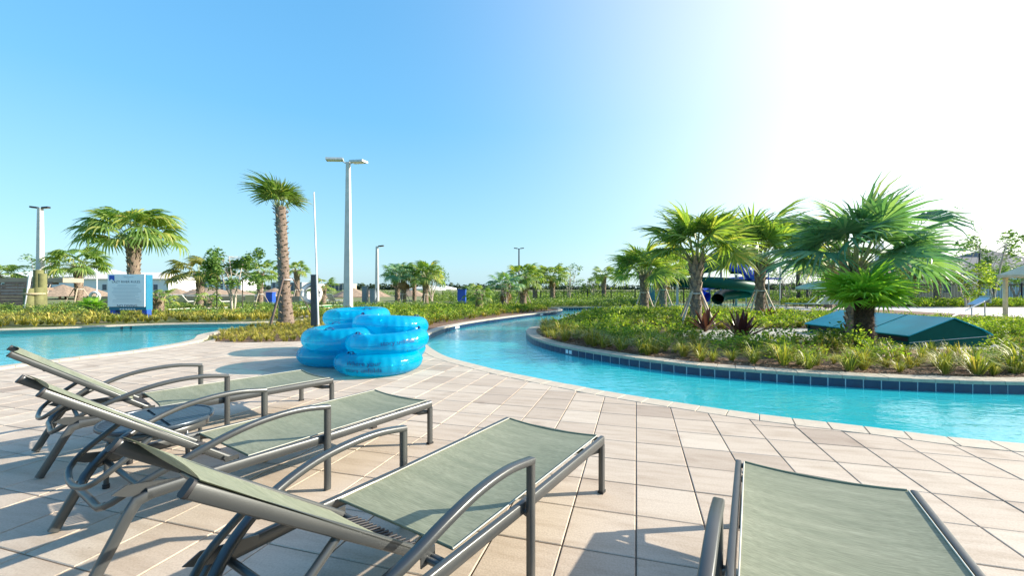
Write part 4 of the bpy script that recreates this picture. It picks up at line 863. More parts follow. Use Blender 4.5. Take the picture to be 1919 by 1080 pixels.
fill('river_bank_shrubs', grid_pts(fbp, .5, lambda x, y: d_line(x, y, rl) > 1.15), T_bu2, .45, 1.0, M['shrub'], 'low dark green shrubs along the far bank of the river')
fill('river_bank_grass', grid_pts(fbp, .6, lambda x, y: d_line(x, y, rl) > .95), T_gr2, .55, .85, M['grass_gold'], 'yellow grass mixed in along the far bank of the river')
lf_in = [G(0, 614) + Vector((-6, -2, 0)), G(0, 613.5), G(267, 605), G(480, 601), G(565, 597), G(720, 589), G(880, 577), Vector((0, 38, 0)), Vector((-14, 36, 0)), Vector((-48, 34, 0))]
lfp = [(p.x, p.y) for p in lf_in]; ll = lp_far[::2]
greens = [(G(345, 584.5), 1.5, 3.6), (G(612, 578), 1.5, 3.8), (G(420, 581), 1.1, 1.8)]
ong = lambda x, y: any(((x - g.x) / a) ** 2 + ((y - g.y) / b_) ** 2 < 1 or (abs(x / y - g.x / g.y) < a / g.y and g.y - 6 < y < g.y and False) for g, a, b_ in greens)
fill('far_bank_gold_grass', grid_pts(lfp, .5, lambda x, y: not ong(x, y) and y < 24.5 - .0 * x), T_gr2, .6, .95, M['grass_gold'], 'golden strappy grass in the planting strip beyond the left pool')
fill('far_bank_green_grass', grid_pts(lfp, .75, lambda x, y: not ong(x, y) and d_line(x, y, ll) > 1.4 and y < 32), T_gr2, .6, .9, M['grass'], 'green strappy grass beyond the left pool')
fill('far_bank_shrubs', grid_pts(lfp, .95, lambda x, y: not ong(x, y) and d_line(x, y, ll) > 3.0 and y > 21), T_bu2, .6, 1.0, M['hedge'], 'low green shrubs beyond the left pool and around the palms')
rb = [(14, 20.5), (19, 15.5), (26, 15.5), (60, 15.5), (60, 17.4), (30, 18.0), (21, 19.2), (18, 21.4), (16.5, 25.8), (13.5, 28)]
fill('right_bed_shrubs', grid_pts(rb, .45), T_bu2, .3, .6, M['shrub'], 'yellow green shrubs between the teal cover and the pale deck')
rb1 = [(9.5, 7.6), (16, 7.6), (25, 15), (19, 15.5), (14, 20.5), (12.9, 15.6), (12.9, 10.0)]
fill('right_edge_shrubs', grid_pts(rb1, .45, lambda x, y: d_line(x, y, isl_front) > .9), T_bu, .7, 1.1, M['shrub'], 'dense yellow green shrubs right of the teal cover')
rb2 = [(14, 34.3), (60, 33.8), (60, 38), (14, 39)]
fill('fence_hedge', grid_pts([(24, 34.6), (62, 33.9), (62, 39.2), (24, 38.5)], .55), T_bu2, .9, 1.4, M['shrub'], 'low clipped hedge in front of the iron fence')
fill('slide_hedge', grid_pts([(2, 34.2), (13, 35), (13, 44), (-4, 44)], .6), T_bu2, .7, 1.2, M['hedge'], 'hedge beyond the river bend towards the slide')
fill('distant_scrub', grid_pts([(-4, 60), (80, 60), (100, 95), (-95, 95), (-80, 88), (-10, 88)], 2.0), T_bu2, 1.2, 2.4, M['hedge'], 'distant scrub and hedges across the middle of the view')
fill('meadow_scrub', grid_pts([(-10, 45), (36, 45), (36, 60), (-10, 60)], 1.1), T_bu2, .8, 1.6, M['hedge'], 'green scrub beyond the far end of the river')
V, F = leaf_cloud(26000, [(x, 420 + 30 * math.sin(x * .02), random.uniform(.5, 3.2)) for x in np.arange(-620, 640, 6)], [4.2] * 210, 1.6); V[:, 2] = np.abs(V[:, 2]) * 1.0
tag(tris('far_wood', V, F, M['farwood']), 'low dark line of distant woodland along the horizon', 'woodland', kind='stuff')
# leaf litter on deck edge / mulch chips at island front
N = 5000; P = []
while len(P) < N:
    p = random.choice(isl_front[8:75]); q = random.choice(inner); 
    k = random.randrange(6, len(isl_front) - 2); a, b_ = isl_front[k], i2[min(k, len(i2) - 1)]; u = random.uniform(.36, 1.0); P.append(a.lerp(b_, u) + Vector((random.uniform(-.1, .1), random.uniform(-.05, .05), 0)))
V = np.zeros((N * 3, 3)); P = np.array([tuple(p) for p in P]); a = rng.random(N) * 6.28; s_ = rng.uniform(.015, .04, N)
for j in range(3): V[j::3] = P + np.stack([np.cos(a + j * 2.2) * s_, np.sin(a + j * 2.2) * s_ * .5, rng.uniform(-.008, .02, N)], 1)
tag(tris('bark_chips', V, np.arange(N * 3).reshape(-1, 3), pbr('bark_chip', (.3, .19, .11), .9, var=.5, scale=14)), 'loose brown bark chips along the island coping', 'bark mulch', kind='stuff')

# ------------------------------------------------------------------ teal gabled cover
cv = thing('equipment_cover', (10.0, 10.75, 0), 'long low gabled cover with teal roof sheet and dark green sides on the island', 'pool cover housing')
sec = [(0, .27), (1.1, .714), (1.78, .446), (2.05, .30)]; Lc = 3.7
b = MB(); ov = .05
q0 = [(-.06, -ov, .285), (1.1, -ov, .735), (1.1, Lc + ov, .735), (-.06, Lc + ov, .285)]; b.add([Vector(p) for p in q0] + [Vector(p) - Vector((0, 0, .022)) for p in q0], [(0, 1, 2, 3), (7, 6, 5, 4), (0, 4, 5, 1), (1, 5, 6, 2), (2, 6, 7, 3), (3, 7, 4, 0)]); b.obj('roof_sheet', M['cover_top'], cv)
b = MB(); q0 = [(1.1, -ov, .733), (1.80, -ov, .462), (2.09, -ov, .30), (2.09, Lc + ov, .30), (1.80, Lc + ov, .462), (1.1, Lc + ov, .733)]; b.add([Vector(p) for p in q0] + [Vector(p) - Vector((0, 0, .02)) for p in q0], [(0, 1, 4, 5), (1, 2, 3, 4), (11, 10, 7, 6), (10, 9, 8, 7), (0, 6, 7, 1), (1, 7, 8, 2)]); tag(b.obj('roof_sheet', M['cover_top'], cv), 'far slope of the roof sheet')
for y0 in (0, Lc):
    b = MB(); P = [(0, 0), (2.05, 0), (2.05, .27), (1.78, .44), (1.1, .705), (0, .26)]; n = 6
    b.add([(x, y0, z) for x, z in P] + [(x, y0 + (.03 if y0 == 0 else -.03), z) for x, z in P], [tuple(range(n)), tuple(range(2 * n - 1, n - 1, -1))] + [(i, (i + 1) % n, n + (i + 1) % n, n + i) for i in range(n)]); b.obj('gable_panel', M['cover_side'], cv)
b = MB(); b.box((.0, Lc / 2, .06), (.03, Lc - .08, .12)); b.obj('side_panel', M['cover_side'], cv)
b = MB(); b.box((.02, Lc / 2, .24), (.03, Lc - .08, .05)); b.obj('side_panel', M['cover_side'], cv)
b = MB(); b.box((2.04, Lc / 2, .13), (.03, Lc - .08, .26)); b.obj('side_panel', M['cover_side'], cv)
b = MB(); b.box((.06, Lc / 2, .15), (.02, Lc - .1, .2)); b.obj('slot_shade', M['black'], cv)  # black sheet standing in for the shade inside the open slot
b = MB(); b.tube([(0, -.012, .1), (1.2, -.012, .2), (2.05, -.012, .27)], .008, 5); b.obj('seam', M['white_metal'], cv)
for k in (1, 2): b = MB(); b.tube([(-.06, Lc * k / 3, .287), (1.1, Lc * k / 3, .74)], .008, 5); b.obj('seam', M['cover_side'], cv)
# pale blue chair with sloping rail
c = PZ(1835, 565, 21.5); st = thing('pool_lift', (c.x, c.y, 0), 'pale blue seat panel on a long sloping steel rail behind the teal cover', 'pool lift')
b = MB(); b.box((0, 0, c.z), (.75, .5, .06), ry=-.5); b.obj('seat', M['house_blue'], st); b = MB(); b.box((.32, 0, c.z + .1), (.08, .5, .35)); b.obj('backrest', M['sling_far'], st)
b = MB(); b.tube([(.3, 0, c.z - .05), (.3, 0, -.03)], .03, 6); b.obj('leg', M['white_metal'], st); b = MB(); b.tube([(-.2, .15, c.z - .05), (-.2, .15, -.03)], .03, 6); b.obj('leg', M['white_metal'], st)
e = PZ(1778, 597, 18.0); b = MB(); b.tube([(0, -.25, c.z), (e.x - c.x, e.y - c.y, e.z)], .03, 6); b.obj('rail', M['white_metal'], st)
# ------------------------------------------------------------------ water slide
def flume(name, pts, r, m, root, openh=False, ox=0, oy=0):
    P = cat_rom([PZ(1335 + (p[0] - 1335) * 1.06, p[1] - 8, p[2]) - root.location for p in pts], .35); b = MB(); b.tube(P, r, 14, caps=False); o = b.obj(name, M[m], root)
    for k in range(6, len(P) - 2, 9):
        j = MB(); d = (P[k + 1] - P[k - 1]).normalized() * .035; j.tube([P[k] - d, P[k] + d], r * 1.035, 14); j.obj('flange', M[m], o)
sl_ = thing('water_slide', (18, 38, 0), 'twisting green and blue tube water slide behind the island palms', 'water slide')
flume('green_flume', [(1318, 500, 41), (1342, 495, 39), (1368, 492, 37.5), (1398, 494, 37), (1425, 500, 38), (1436, 508, 40), (1410, 512, 42), (1370, 512, 42)], .52, 'slide_green', sl_)
flume('blue_flume', [(1334, 494, 40), (1350, 499, 38), (1372, 507, 37), (1392, 514, 36.6), (1404, 524, 37), (1400, 534, 38.5), (1372, 537, 40), (1338, 541, 40.5), (1314, 548, 39.5), (1312, 558, 38), (1326, 566, 37)], .46, 'slide_blue', sl_)
flume('green_flume', [(1352, 502, 40.5), (1330, 508, 38.5), (1305, 513, 37.5), (1275, 518, 37.5), (1256, 526, 38.5), (1262, 534, 40), (1295, 538, 38.5), (1335, 538, 37), (1375, 541, 36.6), (1405, 546, 37.4), (1408, 554, 39), (1380, 558, 39), (1352, 562, 38), (1345, 569, 37)], .5, 'slide_green', sl_)
for px, Y, top in ((1300, 38.5, 520), (1352, 39, 505), (1380, 38.8, 515), (1270, 38.6, 528), (1415, 39, 505), (1330, 40.5, 505)):
    b = MB(); p = PZ(px, top, Y) - sl_.location; b.tube([(p.x, p.y, -.02), (p.x, p.y, p.z)], .11, 8); b.obj('column', M['path'], sl_)
b = MB(); p = PZ(1430, 505, 41) - sl_.location; b.box((p.x, p.y, p.z - .9), (2.4, 2.0, .12)); b.obj('platform', M['slide_blue'], sl_)
b = MB()
for dx in (-1.1, 1.1):
    for dy in (-.9, .9): b.tube([(p.x + dx, p.y + dy, -.02), (p.x + dx, p.y + dy, p.z + .2)], .07, 6)
b.obj('tower_frame', M['path'], sl_)
# ------------------------------------------------------------------ poles and lamps
def lamp_pole(px, Y, ztop, w0, w1, label, heads, name='light_pole', m='conc_pole', sq=True, arm=.55, hs=.75, hm='grey_plastic', tilt=.1):
    x = (px - 960) / FOC * Y; o = thing(name, (x, Y, -.05), label, 'light pole'); b = MB(); H = ztop + .05
    if sq:
        for (z0, z1) in ((0, H),):
            a, c = w0 / 2, w1 / 2; e = .2; V = []
            for (ww, z) in ((a, z0), (c, z1)):
                for (sx, sy) in ((-1 + e, -1), (1 - e, -1), (1, -1 + e), (1, 1 - e), (1 - e, 1), (-1 + e, 1), (-1, 1 - e), (-1, -1 + e)): V.append((sx * ww, sy * ww, z))
            b.add(V, [(i, (i + 1) % 8, 8 + (i + 1) % 8, 8 + i) for i in range(8)] + [tuple(range(8, 16))])
    else: b.tube([(0, 0, 0), (0, 0, H)], [w0 / 2, w1 / 2], 12)
    b.obj('pole', M[m], o)
    for az, up in heads:
        c, s_ = math.cos(az), math.sin(az); b = MB(); b.tube([(0, 0, H - .12), (c * arm * .6, s_ * arm * .6, H - .05 + up * .5)], .045, 6); b.obj('arm', M[hm], o)
        h = MB(); h.box((c * (arm * .6 + hs / 2), s_ * (arm * .6 + hs / 2), H + up), (hs, hs * .55, .13), rz=az, ry=-tilt); hd = h.obj('lamp_head', M[hm], o)
        h = MB(); h.box((c * (arm * .6 + hs / 2), s_ * (arm * .6 + hs / 2), H + up - .075), (hs * .8, hs * .42, .02), rz=az, ry=-tilt); h.obj('lens', M['lens'], hd)
    return o
lamp_pole(653, 28, zt(304, 28), .50, .24, 'tall tapered concrete light pole with two flood heads above the swim rings', [(PI + .25, .12), (-.35, -.05)], hs=1.05, arm=.5, tilt=-.06)
lamp_pole(76, 36, zt(390, 36), .48, .30, 'white square light pole with flat dark head at the far left', [(PI + .2, .05), (.1, .05)], hm='dark_metal', hs=.5, arm=.3)
lamp_pole(707, 50, zt(462, 50), .42, .26, 'slim pale light pole with single dark head left of the palm cluster', [(0, .05)], hm='dark_metal', hs=.6, arm=.3)
lamp_pole(973, 80, zt(466, 80), .3, .22, 'distant dark lamp pole poking above the palm at the river end', [(0, .05), (PI, .05)], hm='dark_metal', m='dark_metal', hs=.7, arm=.4)
lamp_pole(1649, 36, zt(455, 36), .62, .42, 'thick white pole rising behind the largest palm', [(PI, .05)], hs=.6)
lamp_pole(1496, 42, zt(455, 42), .3, .22, 'slender dark pole between the braced palm and the yellowing palm', [(0, .05)], m='dark_metal', hm='dark_metal', hs=.4)
lamp_pole(1393, 50, zt(440, 50), .16, .12, 'thin dark pole behind the water slide', [(0, .02)], m='dark_metal', hm='dark_metal', hs=.3, sq=False)
Yl = 46; xl = (1836 - 960) / FOC * Yl; o = thing('street_lamp', (xl, Yl, -.05), 'dark street lamp with long curved arm above the white house', 'street lamp'); Hl = zt(458, Yl)
b = MB(); b.tube([(0, 0, 0), (0, 0, Hl)], [.12, .07], 10); b.obj('pole', M['dark_metal'], o)
b = MB(); b.tube(cat_rom([(0, 0, Hl - .3), (-.5, 0, Hl + .1), (-1.5, 0, Hl + .55), (-2.3, 0, Hl + .45), (-2.4, 0, Hl + .3)], .2), .045, 6); b.obj('arm', M['dark_metal'], o)
b = MB(); b.tube([(-2.4, 0, Hl + .32), (-2.4, 0, Hl + .1), (-2.4, 0, Hl - .12)], [.08, .2, .28], 10); b.obj('lamp_head', M['dark_metal'], o)
# dark post with life ring, leaning rescue pole
p0 = G(590, 616); o = thing('ring_post', p0, 'square dark grey post standing behind the swim rings with a life ring on it', 'post')
b = MB(); b.box((0, 0, zt(516, p0.y) / 2), (.21, .16, zt(516, p0.y))); b.obj('post', pbr('dark_grey_timber', (.075, .078, .078), .7, var=.25, scale=5, stretch=(6, 6, 1)), o)
b = MB(); b.box((0, 0, zt(516, p0.y) + .012), (.23, .18, .025)); b.obj('post_cap', M['utility'], o)
lr = thing('life_ring', p0 + Vector((-.17, .12, 1.28)), 'white life ring hanging on the dark grey post', 'life ring'); lr.rotation_euler = (0, 0, .75)
b = MB(); b.tube([(.31 * math.cos(a), 0, .31 * math.sin(a)) for a in [2 * PI * k / 32 for k in range(33)]], .085, 10, caps=False); b.obj('ring', M['white_metal'], lr)
b = MB(); b.tube([(.40 * math.cos(a), -.05 + .03 * math.sin(8 * a), .40 * math.sin(a)) for a in [2 * PI * k / 40 for k in range(41)]], .012, 5, caps=False); b.obj('rope', M['rope'], lr)
o = thing('rescue_pole', p0 + Vector((.17, -.06, 0)), 'thin white rescue pole leaning up against the dark grey post', 'rescue pole')
b = MB(); b.tube([(0, 0, 0), (-.17, 0, zt(361, p0.y))], [.035, .028], 8); b.obj('pole', M['white_metal'], o); b = MB(); b.tube([(-.01, 0, .1), (-.01, 0, .16)], .045, 8); b.obj('clip', M['grey_plastic'], o)
Yr = 30; o = thing('life_ring_post', ((182 - 960) / FOC * Yr, Yr, 0), 'thin white pole with a white life ring just left of the rules sign', 'life ring post')
b = MB(); b.tube([(0, 0, 0), (0, 0, zt(508, Yr))], .04, 6); b.obj('pole', M['white_metal'], o); b = MB(); b.tube([(-.05 + .33 * math.cos(a), -.1, zt(557, Yr) + .33 * math.sin(a)) for a in [2 * PI * k / 24 for k in range(25)]], .09, 8, caps=False); b.obj('ring', M['white_metal'], o)
# ------------------------------------------------------------------ rules sign
Ys = 20.4; xa, xb = (203 - 960) / FOC * Ys, (272 - 960) / FOC * Ys; z0, z1 = zt(578, Ys), zt(514, Ys); w = xb - xa
sg_ = thing('rules_sign', ((xa + xb) / 2, Ys, 0), 'white lazy river rules board on a turquoise box with blue legs', 'sign')
b = MB(); b.box((.03, .21, (z0 + z1) / 2 - .06), (w + .02, .36, z1 - z0 + .06)); b.obj('box', M['sign_teal'], sg_)
b = MB(); b.box((0, 0, (z0 + z1) / 2 + .03), (w, .04, z1 - z0 - .08)); pn = b.obj('panel', M['sign_white'], sg_)
for sx in (-1, 1): b = MB(); b.box((sx * (w / 2 - .12) + .05, .18, (z0 - .1) / 2), (.24, .26, z0 - .06)); b.obj('leg', M['sign_blue'], sg_)
b = MB(); b.box((-w / 2 + .2, -.026, z1 - .19), (.24, .012, .26)); V = b; b.obj('emblem', M['sign_blue'], sg_)
b = MB(); b.add([(-w / 2 + .08, -.034, z1 - .325), (-w / 2 + .32, -.034, z1 - .325), (-w / 2 + .2, -.034, z1 - .24)], [(0, 1, 2)]); b.obj('emblem_notch', M['sign_white'], sg_)
def sign_text(body, size, x, z, m, sx=1):
    me = text_mesh(body, size); o = link('lettering', me, M[m], sg_, (x, -.026, z)); o.rotation_euler = (R(90), 0, 0); o.scale = (sx, 1, 1)
sign_text('Welcome', .12, .12, z1 - .17, 'ink_pale'); sign_text('to', .08, .12, z1 - .26, 'ink_pale'); sign_text('LAZY RIVER RULES', .16, .0, z1 - .42, 'ink', 1.02); sign_text('NO DIVING', .17, .05, z0 + .06, 'ink', 1.1)
b = MB()
for k in range(13):
    ww = w * random.uniform(.45, .8); b.box((random.uniform(-.06, .06), -.024, z1 - .52 - k * .066), (ww, .004, .016))
b.obj('printed_lines', M['ink_pale'], sg_)
b = MB()
for k in range(6): b.box((-.3 + k * .13, .025, z0 - .045), (.09, .004, .05))
b.obj('printed_lines', M['sign_white'], sg_)
# ------------------------------------------------------------------ piling cluster, board stairs
Yp = 28; xp = (64 - 960) / FOC * Yp; o = thing('piling_cluster', (xp, Yp, -.03), 'cluster of olive timber pilings bound with rope at the far left', 'pilings')
for (dx, dy, r_, zt_) in ((-.22, 0, .3, zt(540, Yp)), (.22, .05, .3, zt(538, Yp)), (0, -.25, .3, zt(540, Yp)), (.02, .25, .26, zt(505, Yp)), (.22, .3, .24, zt(512, Yp))):
    b = MB(); b.tube([(dx, dy, 0), (dx, dy, zt_)], [r_, r_ * .93], 14); b.obj('piling', M['olive'], o)
for z in (.16, 1.12, 1.18): b = MB(); b.tube([(.53 * math.cos(a), .0 + .53 * math.sin(a), z) for a in [2 * PI * k / 24 for k in range(25)]], .03, 6, caps=False); b.obj('rope', M['rope'], o)
o = thing('white_pipe', ((47 - 960) / FOC * 27.5, 27.5, -.03), 'white pipe leaning against the piling cluster', 'pipe'); b = MB(); b.tube([(0, 0, 0), (.22, .1, zt(515, 27.5))], .075, 8); b.obj('pipe', M['white_metal'], o)
Yb = 31; o = thing('board_mound', ((10 - 960) / FOC * Yb, Yb, -.05), 'stepped brown timber board structure at the left border', 'timber structure')
for k in range(9): b = MB(); b.box((-.3 - .12 * k * (k % 2), .25 * k, .13 + k * .225), (4.6 - .12 * k, .5, .2)); b.obj('board', M['brownwood'], o)
b = MB(); b.box((-.2, 2.6, 2.15), (5.0, 1.6, .35)); b.obj('top_slab', M['tan_wall'], o)
# ------------------------------------------------------------------ far loungers, parasols, canopy
def far_lounger(m):
    o = thing('far_lounger', (0, 0, 0), 'x', 'sun lounger'); b = MB(); b.box((0, 0, .36), (.7, 1.3, .04)); b.obj('seat', M[m], o)
    b = MB(); b.box((0, .95, .66), (.7, .85, .04), rx=.85); b.obj('backrest', M[m], o)
    for sx in (-.32, .32):
        for sy in (-.6, .7): b = MB(); b.box((sx, sy, .17), (.04, .04, .34)); b.obj('leg', M['frame'], o)
    return o
fl = None
for i, px in enumerate((302, 318, 340, 362, 385, 402, 424, 447, 470)):
    o = far_lounger('sling_white') if fl is None else copy_tree(fl); fl = fl or o; Y = 38.5 + .3 * (i % 2)
    o.location = ((px - 960) / FOC * Y, Y, -.05); o.rotation_euler = (0, 0, PI + (.5 if i % 3 else -.3)); tag(o, 'white sling lounger in the distant row, ' + ['leftmost, just right of the rules sign', 'second from the left, right of the stubby palm', 'third from the left, above the oval green turf', 'fourth from the left', 'just right of the short yellow palm', 'left of the leafy staked tree', 'behind the left dark stake of the leafy tree', 'behind the stems of the leafy staked tree', 'rightmost, right of the leafy staked tree'][i], 'sun lounger', 'white loungers in the distant row')
for i, px in enumerate((612, 633)):
    o = copy_tree(fl); o.location = ((px - 960) / FOC * 42, 42, -.05); tag(o, 'white lounger just left of the tall concrete light pole' if i else 'white lounger half hidden beside the low palm by the dark post', 'sun lounger', 'white loungers near the concrete pole')
fg = None
for i, (px, Y, a) in enumerate(((1492, 32, .9), (1508, 31.8, .8), (1530, 31.6, .15), (1553, 31.4, .0), (1588, 30.5, -.1), (1600, 30.3, .1))):
    o = far_lounger('sling_far') if fg is None else copy_tree(fg); fg = fg or o; o.location = ((px - 960) / FOC * Y, Y, -.02); o.rotation_euler = (0, 0, PI + a)
    tag(o, ['grey green lounger at the left end of the row under the pale parasol', 'second lounger from the left in the row under the pale parasol', 'third lounger from the left in the row under the pale parasol', 'fourth lounger from the left in the row under the pale parasol', 'fifth lounger in the row, half behind the hairy trunked palm', 'last lounger in the row, behind the hairy trunked palm'][i], 'sun lounger', 'loungers on the far deck')
def parasol(px, Y, r_, zr, zp, label, m, n=8):
    o = thing('parasol', ((px - 960) / FOC * Y, Y, -.03), label, 'parasol'); b = MB(); V = [(0, 0, zp)] + [(r_ * math.cos(2 * PI * k / n), r_ * math.sin(2 * PI * k / n), zr) for k in range(n)] + [(r_ * math.cos(2 * PI * k / n), r_ * math.sin(2 * PI * k / n), zr - .18) for k in range(n)]
    b.add(V, [(0, 1 + k, 1 + (k + 1) % n) for k in range(n)] + [(1 + k, 1 + n + k, 1 + n + (k + 1) % n, 1 + (k + 1) % n) for k in range(n)]); b.obj('canopy', M[m], o)
    b = MB(); b.tube([(0, 0, 0), (0, 0, zp + .15)], .035, 8); b.obj('pole', M['dark_metal'], o)
parasol(1534, 33, 1.5, zt(537, 33), zt(525, 33), 'pale green parasol over the loungers on the far deck', 'canvas_green')
parasol(802, 52, 2.2, zt(541, 52), zt(533, 52), 'wide white parasol behind the palm cluster', 'sling_white'); parasol(830, 55, 1.8, zt(540, 55), zt(534, 55), 'small white parasol right of the palm cluster', 'sling_white')
Yc = 19.9; o = thing('pergola', (25.3, Yc + .5, 0), 'beige canopy on square beige posts at the right border', 'canopy')
zc = zt(514, Yc); hw = 1.0; b = MB(); V = [(-hw, -hw, zc), (hw, -hw, zc), (hw, hw, zc), (-hw, hw, zc), (0, 0, zc + .75)]; b.add(V + [(x, y, z - .13) for x, y, z in V[:4]], [(0, 1, 4), (1, 2, 4), (2, 3, 4), (3, 0, 4), (0, 5, 6, 1), (1, 6, 7, 2), (2, 7, 8, 3), (3, 8, 5, 0)]); b.obj('roof', M['canvas_beige'], o)
for sx in (-1, 1):
    for sy in (-1, 1): b = MB(); b.box((sx * (hw - .2), sy * (hw - .2), zc / 2), (.13, .13, zc - .05)); b.obj('post', M['beige_post'], o)
b = MB(); b.tube([(-.8, -.8, .5), (1.0, -.95, .06)], .05, 6); b.obj('railing', M['beige_post'], o)
# ------------------------------------------------------------------ fences
def iron_fence(A, B, h, label, step=2.4, pick=.13):
    A, B = Vector(A), Vector(B); d = B - A; n = int(d.length / step); o = thing('iron_fence', A, label, 'fence'); u = d.normalized()
    for k in range(n + 1): b = MB(); p = u * step * k; b.box((p.x, p.y, h / 2 + .04), (.1, .1, h + .1), rz=math.atan2(u.y, u.x)); b.obj('post', M['dark_metal'], o)
    for z in (.2, h - .12, h): b = MB(); e = u * step * n; b.tube([(0, 0, z), (e.x, e.y, z)], 0, rect=(.04, .045)); b.obj('rail', M['dark_metal'], o)
    b = MB(); m_ = int(step * n / pick)
    for k in range(m_): p = u * pick * k; b.box((p.x, p.y, h / 2), (.028, .028, h))
    tag(b.obj('pickets', M['dark_metal'], o), kind='stuff')
iron_fence((24, 42.0, -.05), (60, 39.2, -.05), 1.95, 'black iron picket fence in front of the white houses at the right')
iron_fence((3, 44.5, -.05), (23, 42.5, -.05), 1.3, 'low black picket fence behind the water slide', pick=.3)
o = thing('rail_fence', ((285 - 960) / FOC * 43, 43, -.05), 'low pale horizontal rail fence behind the distant white loungers', 'fence')
b = MB(); b.box((6, 0, .82), (13, .05, .1)); b.obj('rail', M['sling_white'], o)
for k in range(8): b = MB(); b.box((k * 1.7, .03, .4), (.08, .06, .8)); b.obj('post', M['stake'], o)
b = MB(); b.box((4, 1.2, .35), (22, .2, .7)); b.obj('low_wall', M['tan_wall'], o)
# ------------------------------------------------------------------ houses and blocks
def hip(b, x0, x1, y0, y1, z, h, ov=.4):
    x0 -= ov; x1 += ov; y0 -= ov; y1 += ov; m = (y1 - y0) / 2; rx0, rx1 = (x0 + m, x1 - m) if x1 - x0 > 2 * m else ((x0 + x1) / 2 - .1, (x0 + x1) / 2 + .1); ym = (y0 + y1) / 2
    b.add([(x0, y0, z), (x1, y0, z), (x1, y1, z), (x0, y1, z), (rx0, ym, z + h), (rx1, ym, z + h)], [(0, 1, 5, 4), (1, 2, 5), (2, 3, 4, 5), (3, 0, 4), (3, 2, 1, 0)])
def house(x0, x1, Y, dep, zw, zh, wall, roof, label, wins=(2, 5), name='house', rh=True, flat=False, zb=1.1, wsz=(.9, 1.2)):
    o = thing(name, (x0, Y, -.06), label, 'house' if name == 'house' else 'building'); w = x1 - x0; b = MB(); b.box((w / 2, dep / 2, zw / 2), (w, dep, zw)); b.obj('wall', M[wall], o)
    b = MB()
    if flat: b.box((w / 2, dep / 2, zw + .15), (w + .4, dep + .4, .3))
    else: hip(b, 0, w, 0, dep, zw, zh)
    b.obj('roof', M[roof], o); rows, cols = wins
    for r_ in range(rows):
        for c_ in range(cols):
            x = w * (c_ + .5) / cols; z = (zw / rows) * (r_ + .5); f = MB(); f.box((x, -.04, z), (wsz[0] + .16, .09, wsz[1] + .16)); fo_ = f.obj('window', M['house_white'], o); g_ = MB(); g_.box((x, -.09, z), (wsz[0], .03, wsz[1])); g_.obj('pane', M['glass_dark'], fo_)
    return o
house(47, 59, 56, 9, 3.2, 2.4, 'house_tan', 'roof_brown', 'tan house with low brown roof behind the iron fence', (1, 3))
house(61, 84, 60, 10, 4.1, 2.2, 'house_blue', 'roof_grey', 'pale blue white house with grey roof at the right edge behind the fence', (1, 5))
house(88, 100, 80, 10, 6.5, 2.6, 'house_white', 'roof_grey', 'tall white house with grey roof peeking in at the right border', (2, 3))
house(-118, -92, 97, 12, 4.2, 2.2, 'house_white', 'sling_white', 'low white clubhouse with white roof at the far left', (1, 5), name='clubhouse')
house(-96, -74, 92, 10, 3.6, 1.6, 'house_white', 'path', 'low white pavilion with cream roof left of the rules sign', (1, 4), name='pavilion')
def block(px0, px1, Y, pyt, rows, cols, wall, label, rz=0):
    x0, x1 = (px0 - 960) / FOC * Y, (px1 - 960) / FOC * Y; return house(x0, x1, Y, 16, zt(pyt, Y), 0, wall, wall, label, (rows, cols), name='apartment_block', flat=True, wsz=(1.7, 1.6))
block(340, 452, 300, 524.5, 4, 11, 'house_white', 'long four storey white apartment block on the left horizon'); block(310, 342, 330, 528, 3, 3, 'house_white', 'lower white apartment wing left of the long block')
block(452, 470, 310, 530, 3, 2, 'house_white', 'short white apartment wing right of the long block'); block(508, 566, 260, 530, 3, 5, 'house_grey', 'blue grey apartment block behind the tall slender palm')
block(614, 650, 250, 532.5, 3, 5, 'house_tan', 'beige apartment block left of the tall concrete light pole'); block(560, 592, 280, 533, 2, 4, 'house_white', 'small white block behind the dark post')
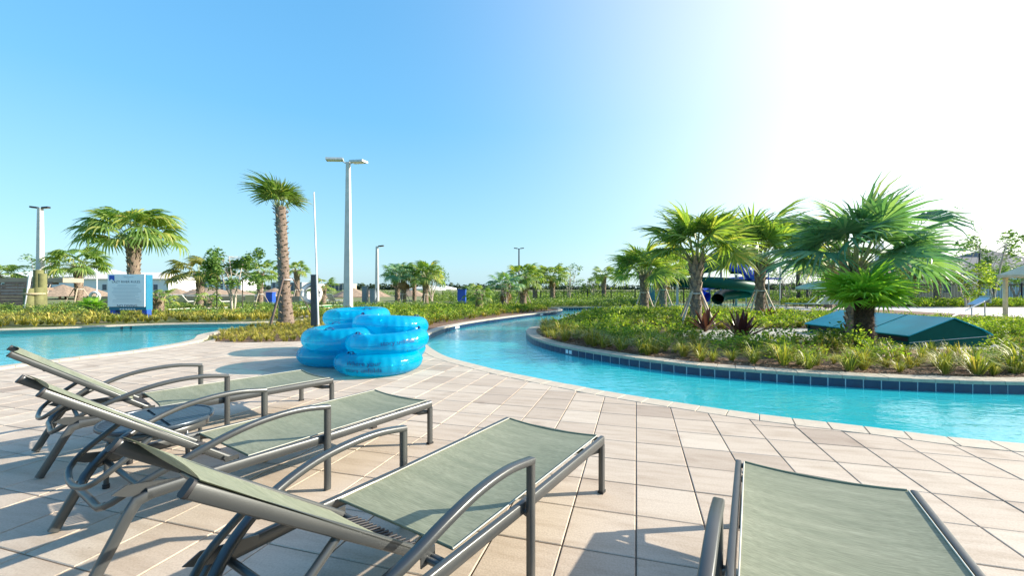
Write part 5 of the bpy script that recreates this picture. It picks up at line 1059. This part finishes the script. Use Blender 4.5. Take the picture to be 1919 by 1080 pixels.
for i, (px, Y, r_, py) in enumerate(((118, 60, 3.6, 541), (330, 75, 4.2, 546), (395, 72, 5.0, 544), (440, 78, 4.5, 546), (515, 74, 4, 546), (660, 75, 3.8, 545), (700, 80, 3.4, 546), (585, 70, 3.0, 547), (250, 80, 4.5, 545), (160, 66, 3.8, 543), (770, 84, 3.4, 545), (365, 80, 3.5, 547))):
    o = thing('thatched_hut', ((px - 960) / FOC * Y, Y, -.06), 'brown thatched hut ' + ['roof left of the rules sign, in front of the clubhouse', 'roof right of the rules sign', 'roof behind the leafy staked tree', 'roof at the right side of the leafy staked tree', 'roof behind the tall slender palm', 'roof right of the tall concrete light pole', 'roof behind the slim lamp pole', 'roof right of the dark post', 'hidden behind the rules sign', 'roof directly left of the rules sign', 'roof behind the middle palm cluster', 'roof behind the short yellow palm'][i], 'hut', 'thatched huts along the distant lawn'); zp = zt(py, Y) + .6
    b = MB(); b.tube([(0, 0, zp - 1.6), (0, 0, zp - .8), (0, 0, zp)], [r_, r_ * .55, .12], 10, smooth=False); b.obj('roof', M['thatch'], o)
    for a in range(4): b = MB(); b.tube([(r_ * .7 * math.cos(a * PI / 2 + .7), r_ * .7 * math.sin(a * PI / 2 + .7), 0), (r_ * .7 * math.cos(a * PI / 2 + .7), r_ * .7 * math.sin(a * PI / 2 + .7), zp - 1.2)], .12, 6); b.obj('post', M['brownwood'], o)
# boxes and odds
def boxthing(name, px, Y, pyt, wpx, dep, m, label, cat, lid=None, pyb=None):
    x = (px - 960) / FOC * Y; w_ = wpx * Y / FOC; h = zt(pyt, Y) + .05; o = thing(name, (x, Y, -.05), label, cat); b = MB(); b.box((0, 0, h / 2), (w_, dep, h)); b.obj('body', M[m], o); b = MB(); b.box((0, 0, h + .03), (w_ + .08, dep + .08, .06)); b.obj('lid', M[lid or m], o); b = MB(); b.box((0, -dep / 2 - .01, h * .5), (w_ * .8, .02, h * .8)); b.obj('door', M[m], o)
boxthing('blue_kiosk', 866, 42, 543.5, 15, .8, 'sign_blue', 'bright blue box standing on the far bank left of the small stocky palm', 'kiosk'); boxthing('utility_cabinet', 685, 40, 538, 9, .5, 'utility', 'tall grey cabinet left of the pair beside the small lamp pole', 'cabinet'); boxthing('utility_cabinet', 700, 39, 542, 10, .5, 'utility', 'short grey cabinet right of the pair beside the small lamp pole', 'cabinet')
boxthing('blue_bin', 1222, 36, 536, 8, .5, 'sign_teal', 'blue bin between the two side by side island palms', 'bin'); boxthing('blue_cooler', 508, 42, 549, 12, .6, 'sign_blue', 'small blue box just left of the tall slender palm', 'box')
boxthing('white_cabinet', 572, 40, 548, 14, .6, 'house_white', 'white cabinet behind the life ring on the dark post', 'cabinet'); boxthing('pump_box', 1508, 20, 588, 14, .5, 'gravel', 'small grey concrete box beyond the left end of the teal cover', 'box')
print('objects', len(bpy.data.objects), 'shrubs', nsh, 'tris', sum(len(m.polygons) for m in bpy.data.meshes))
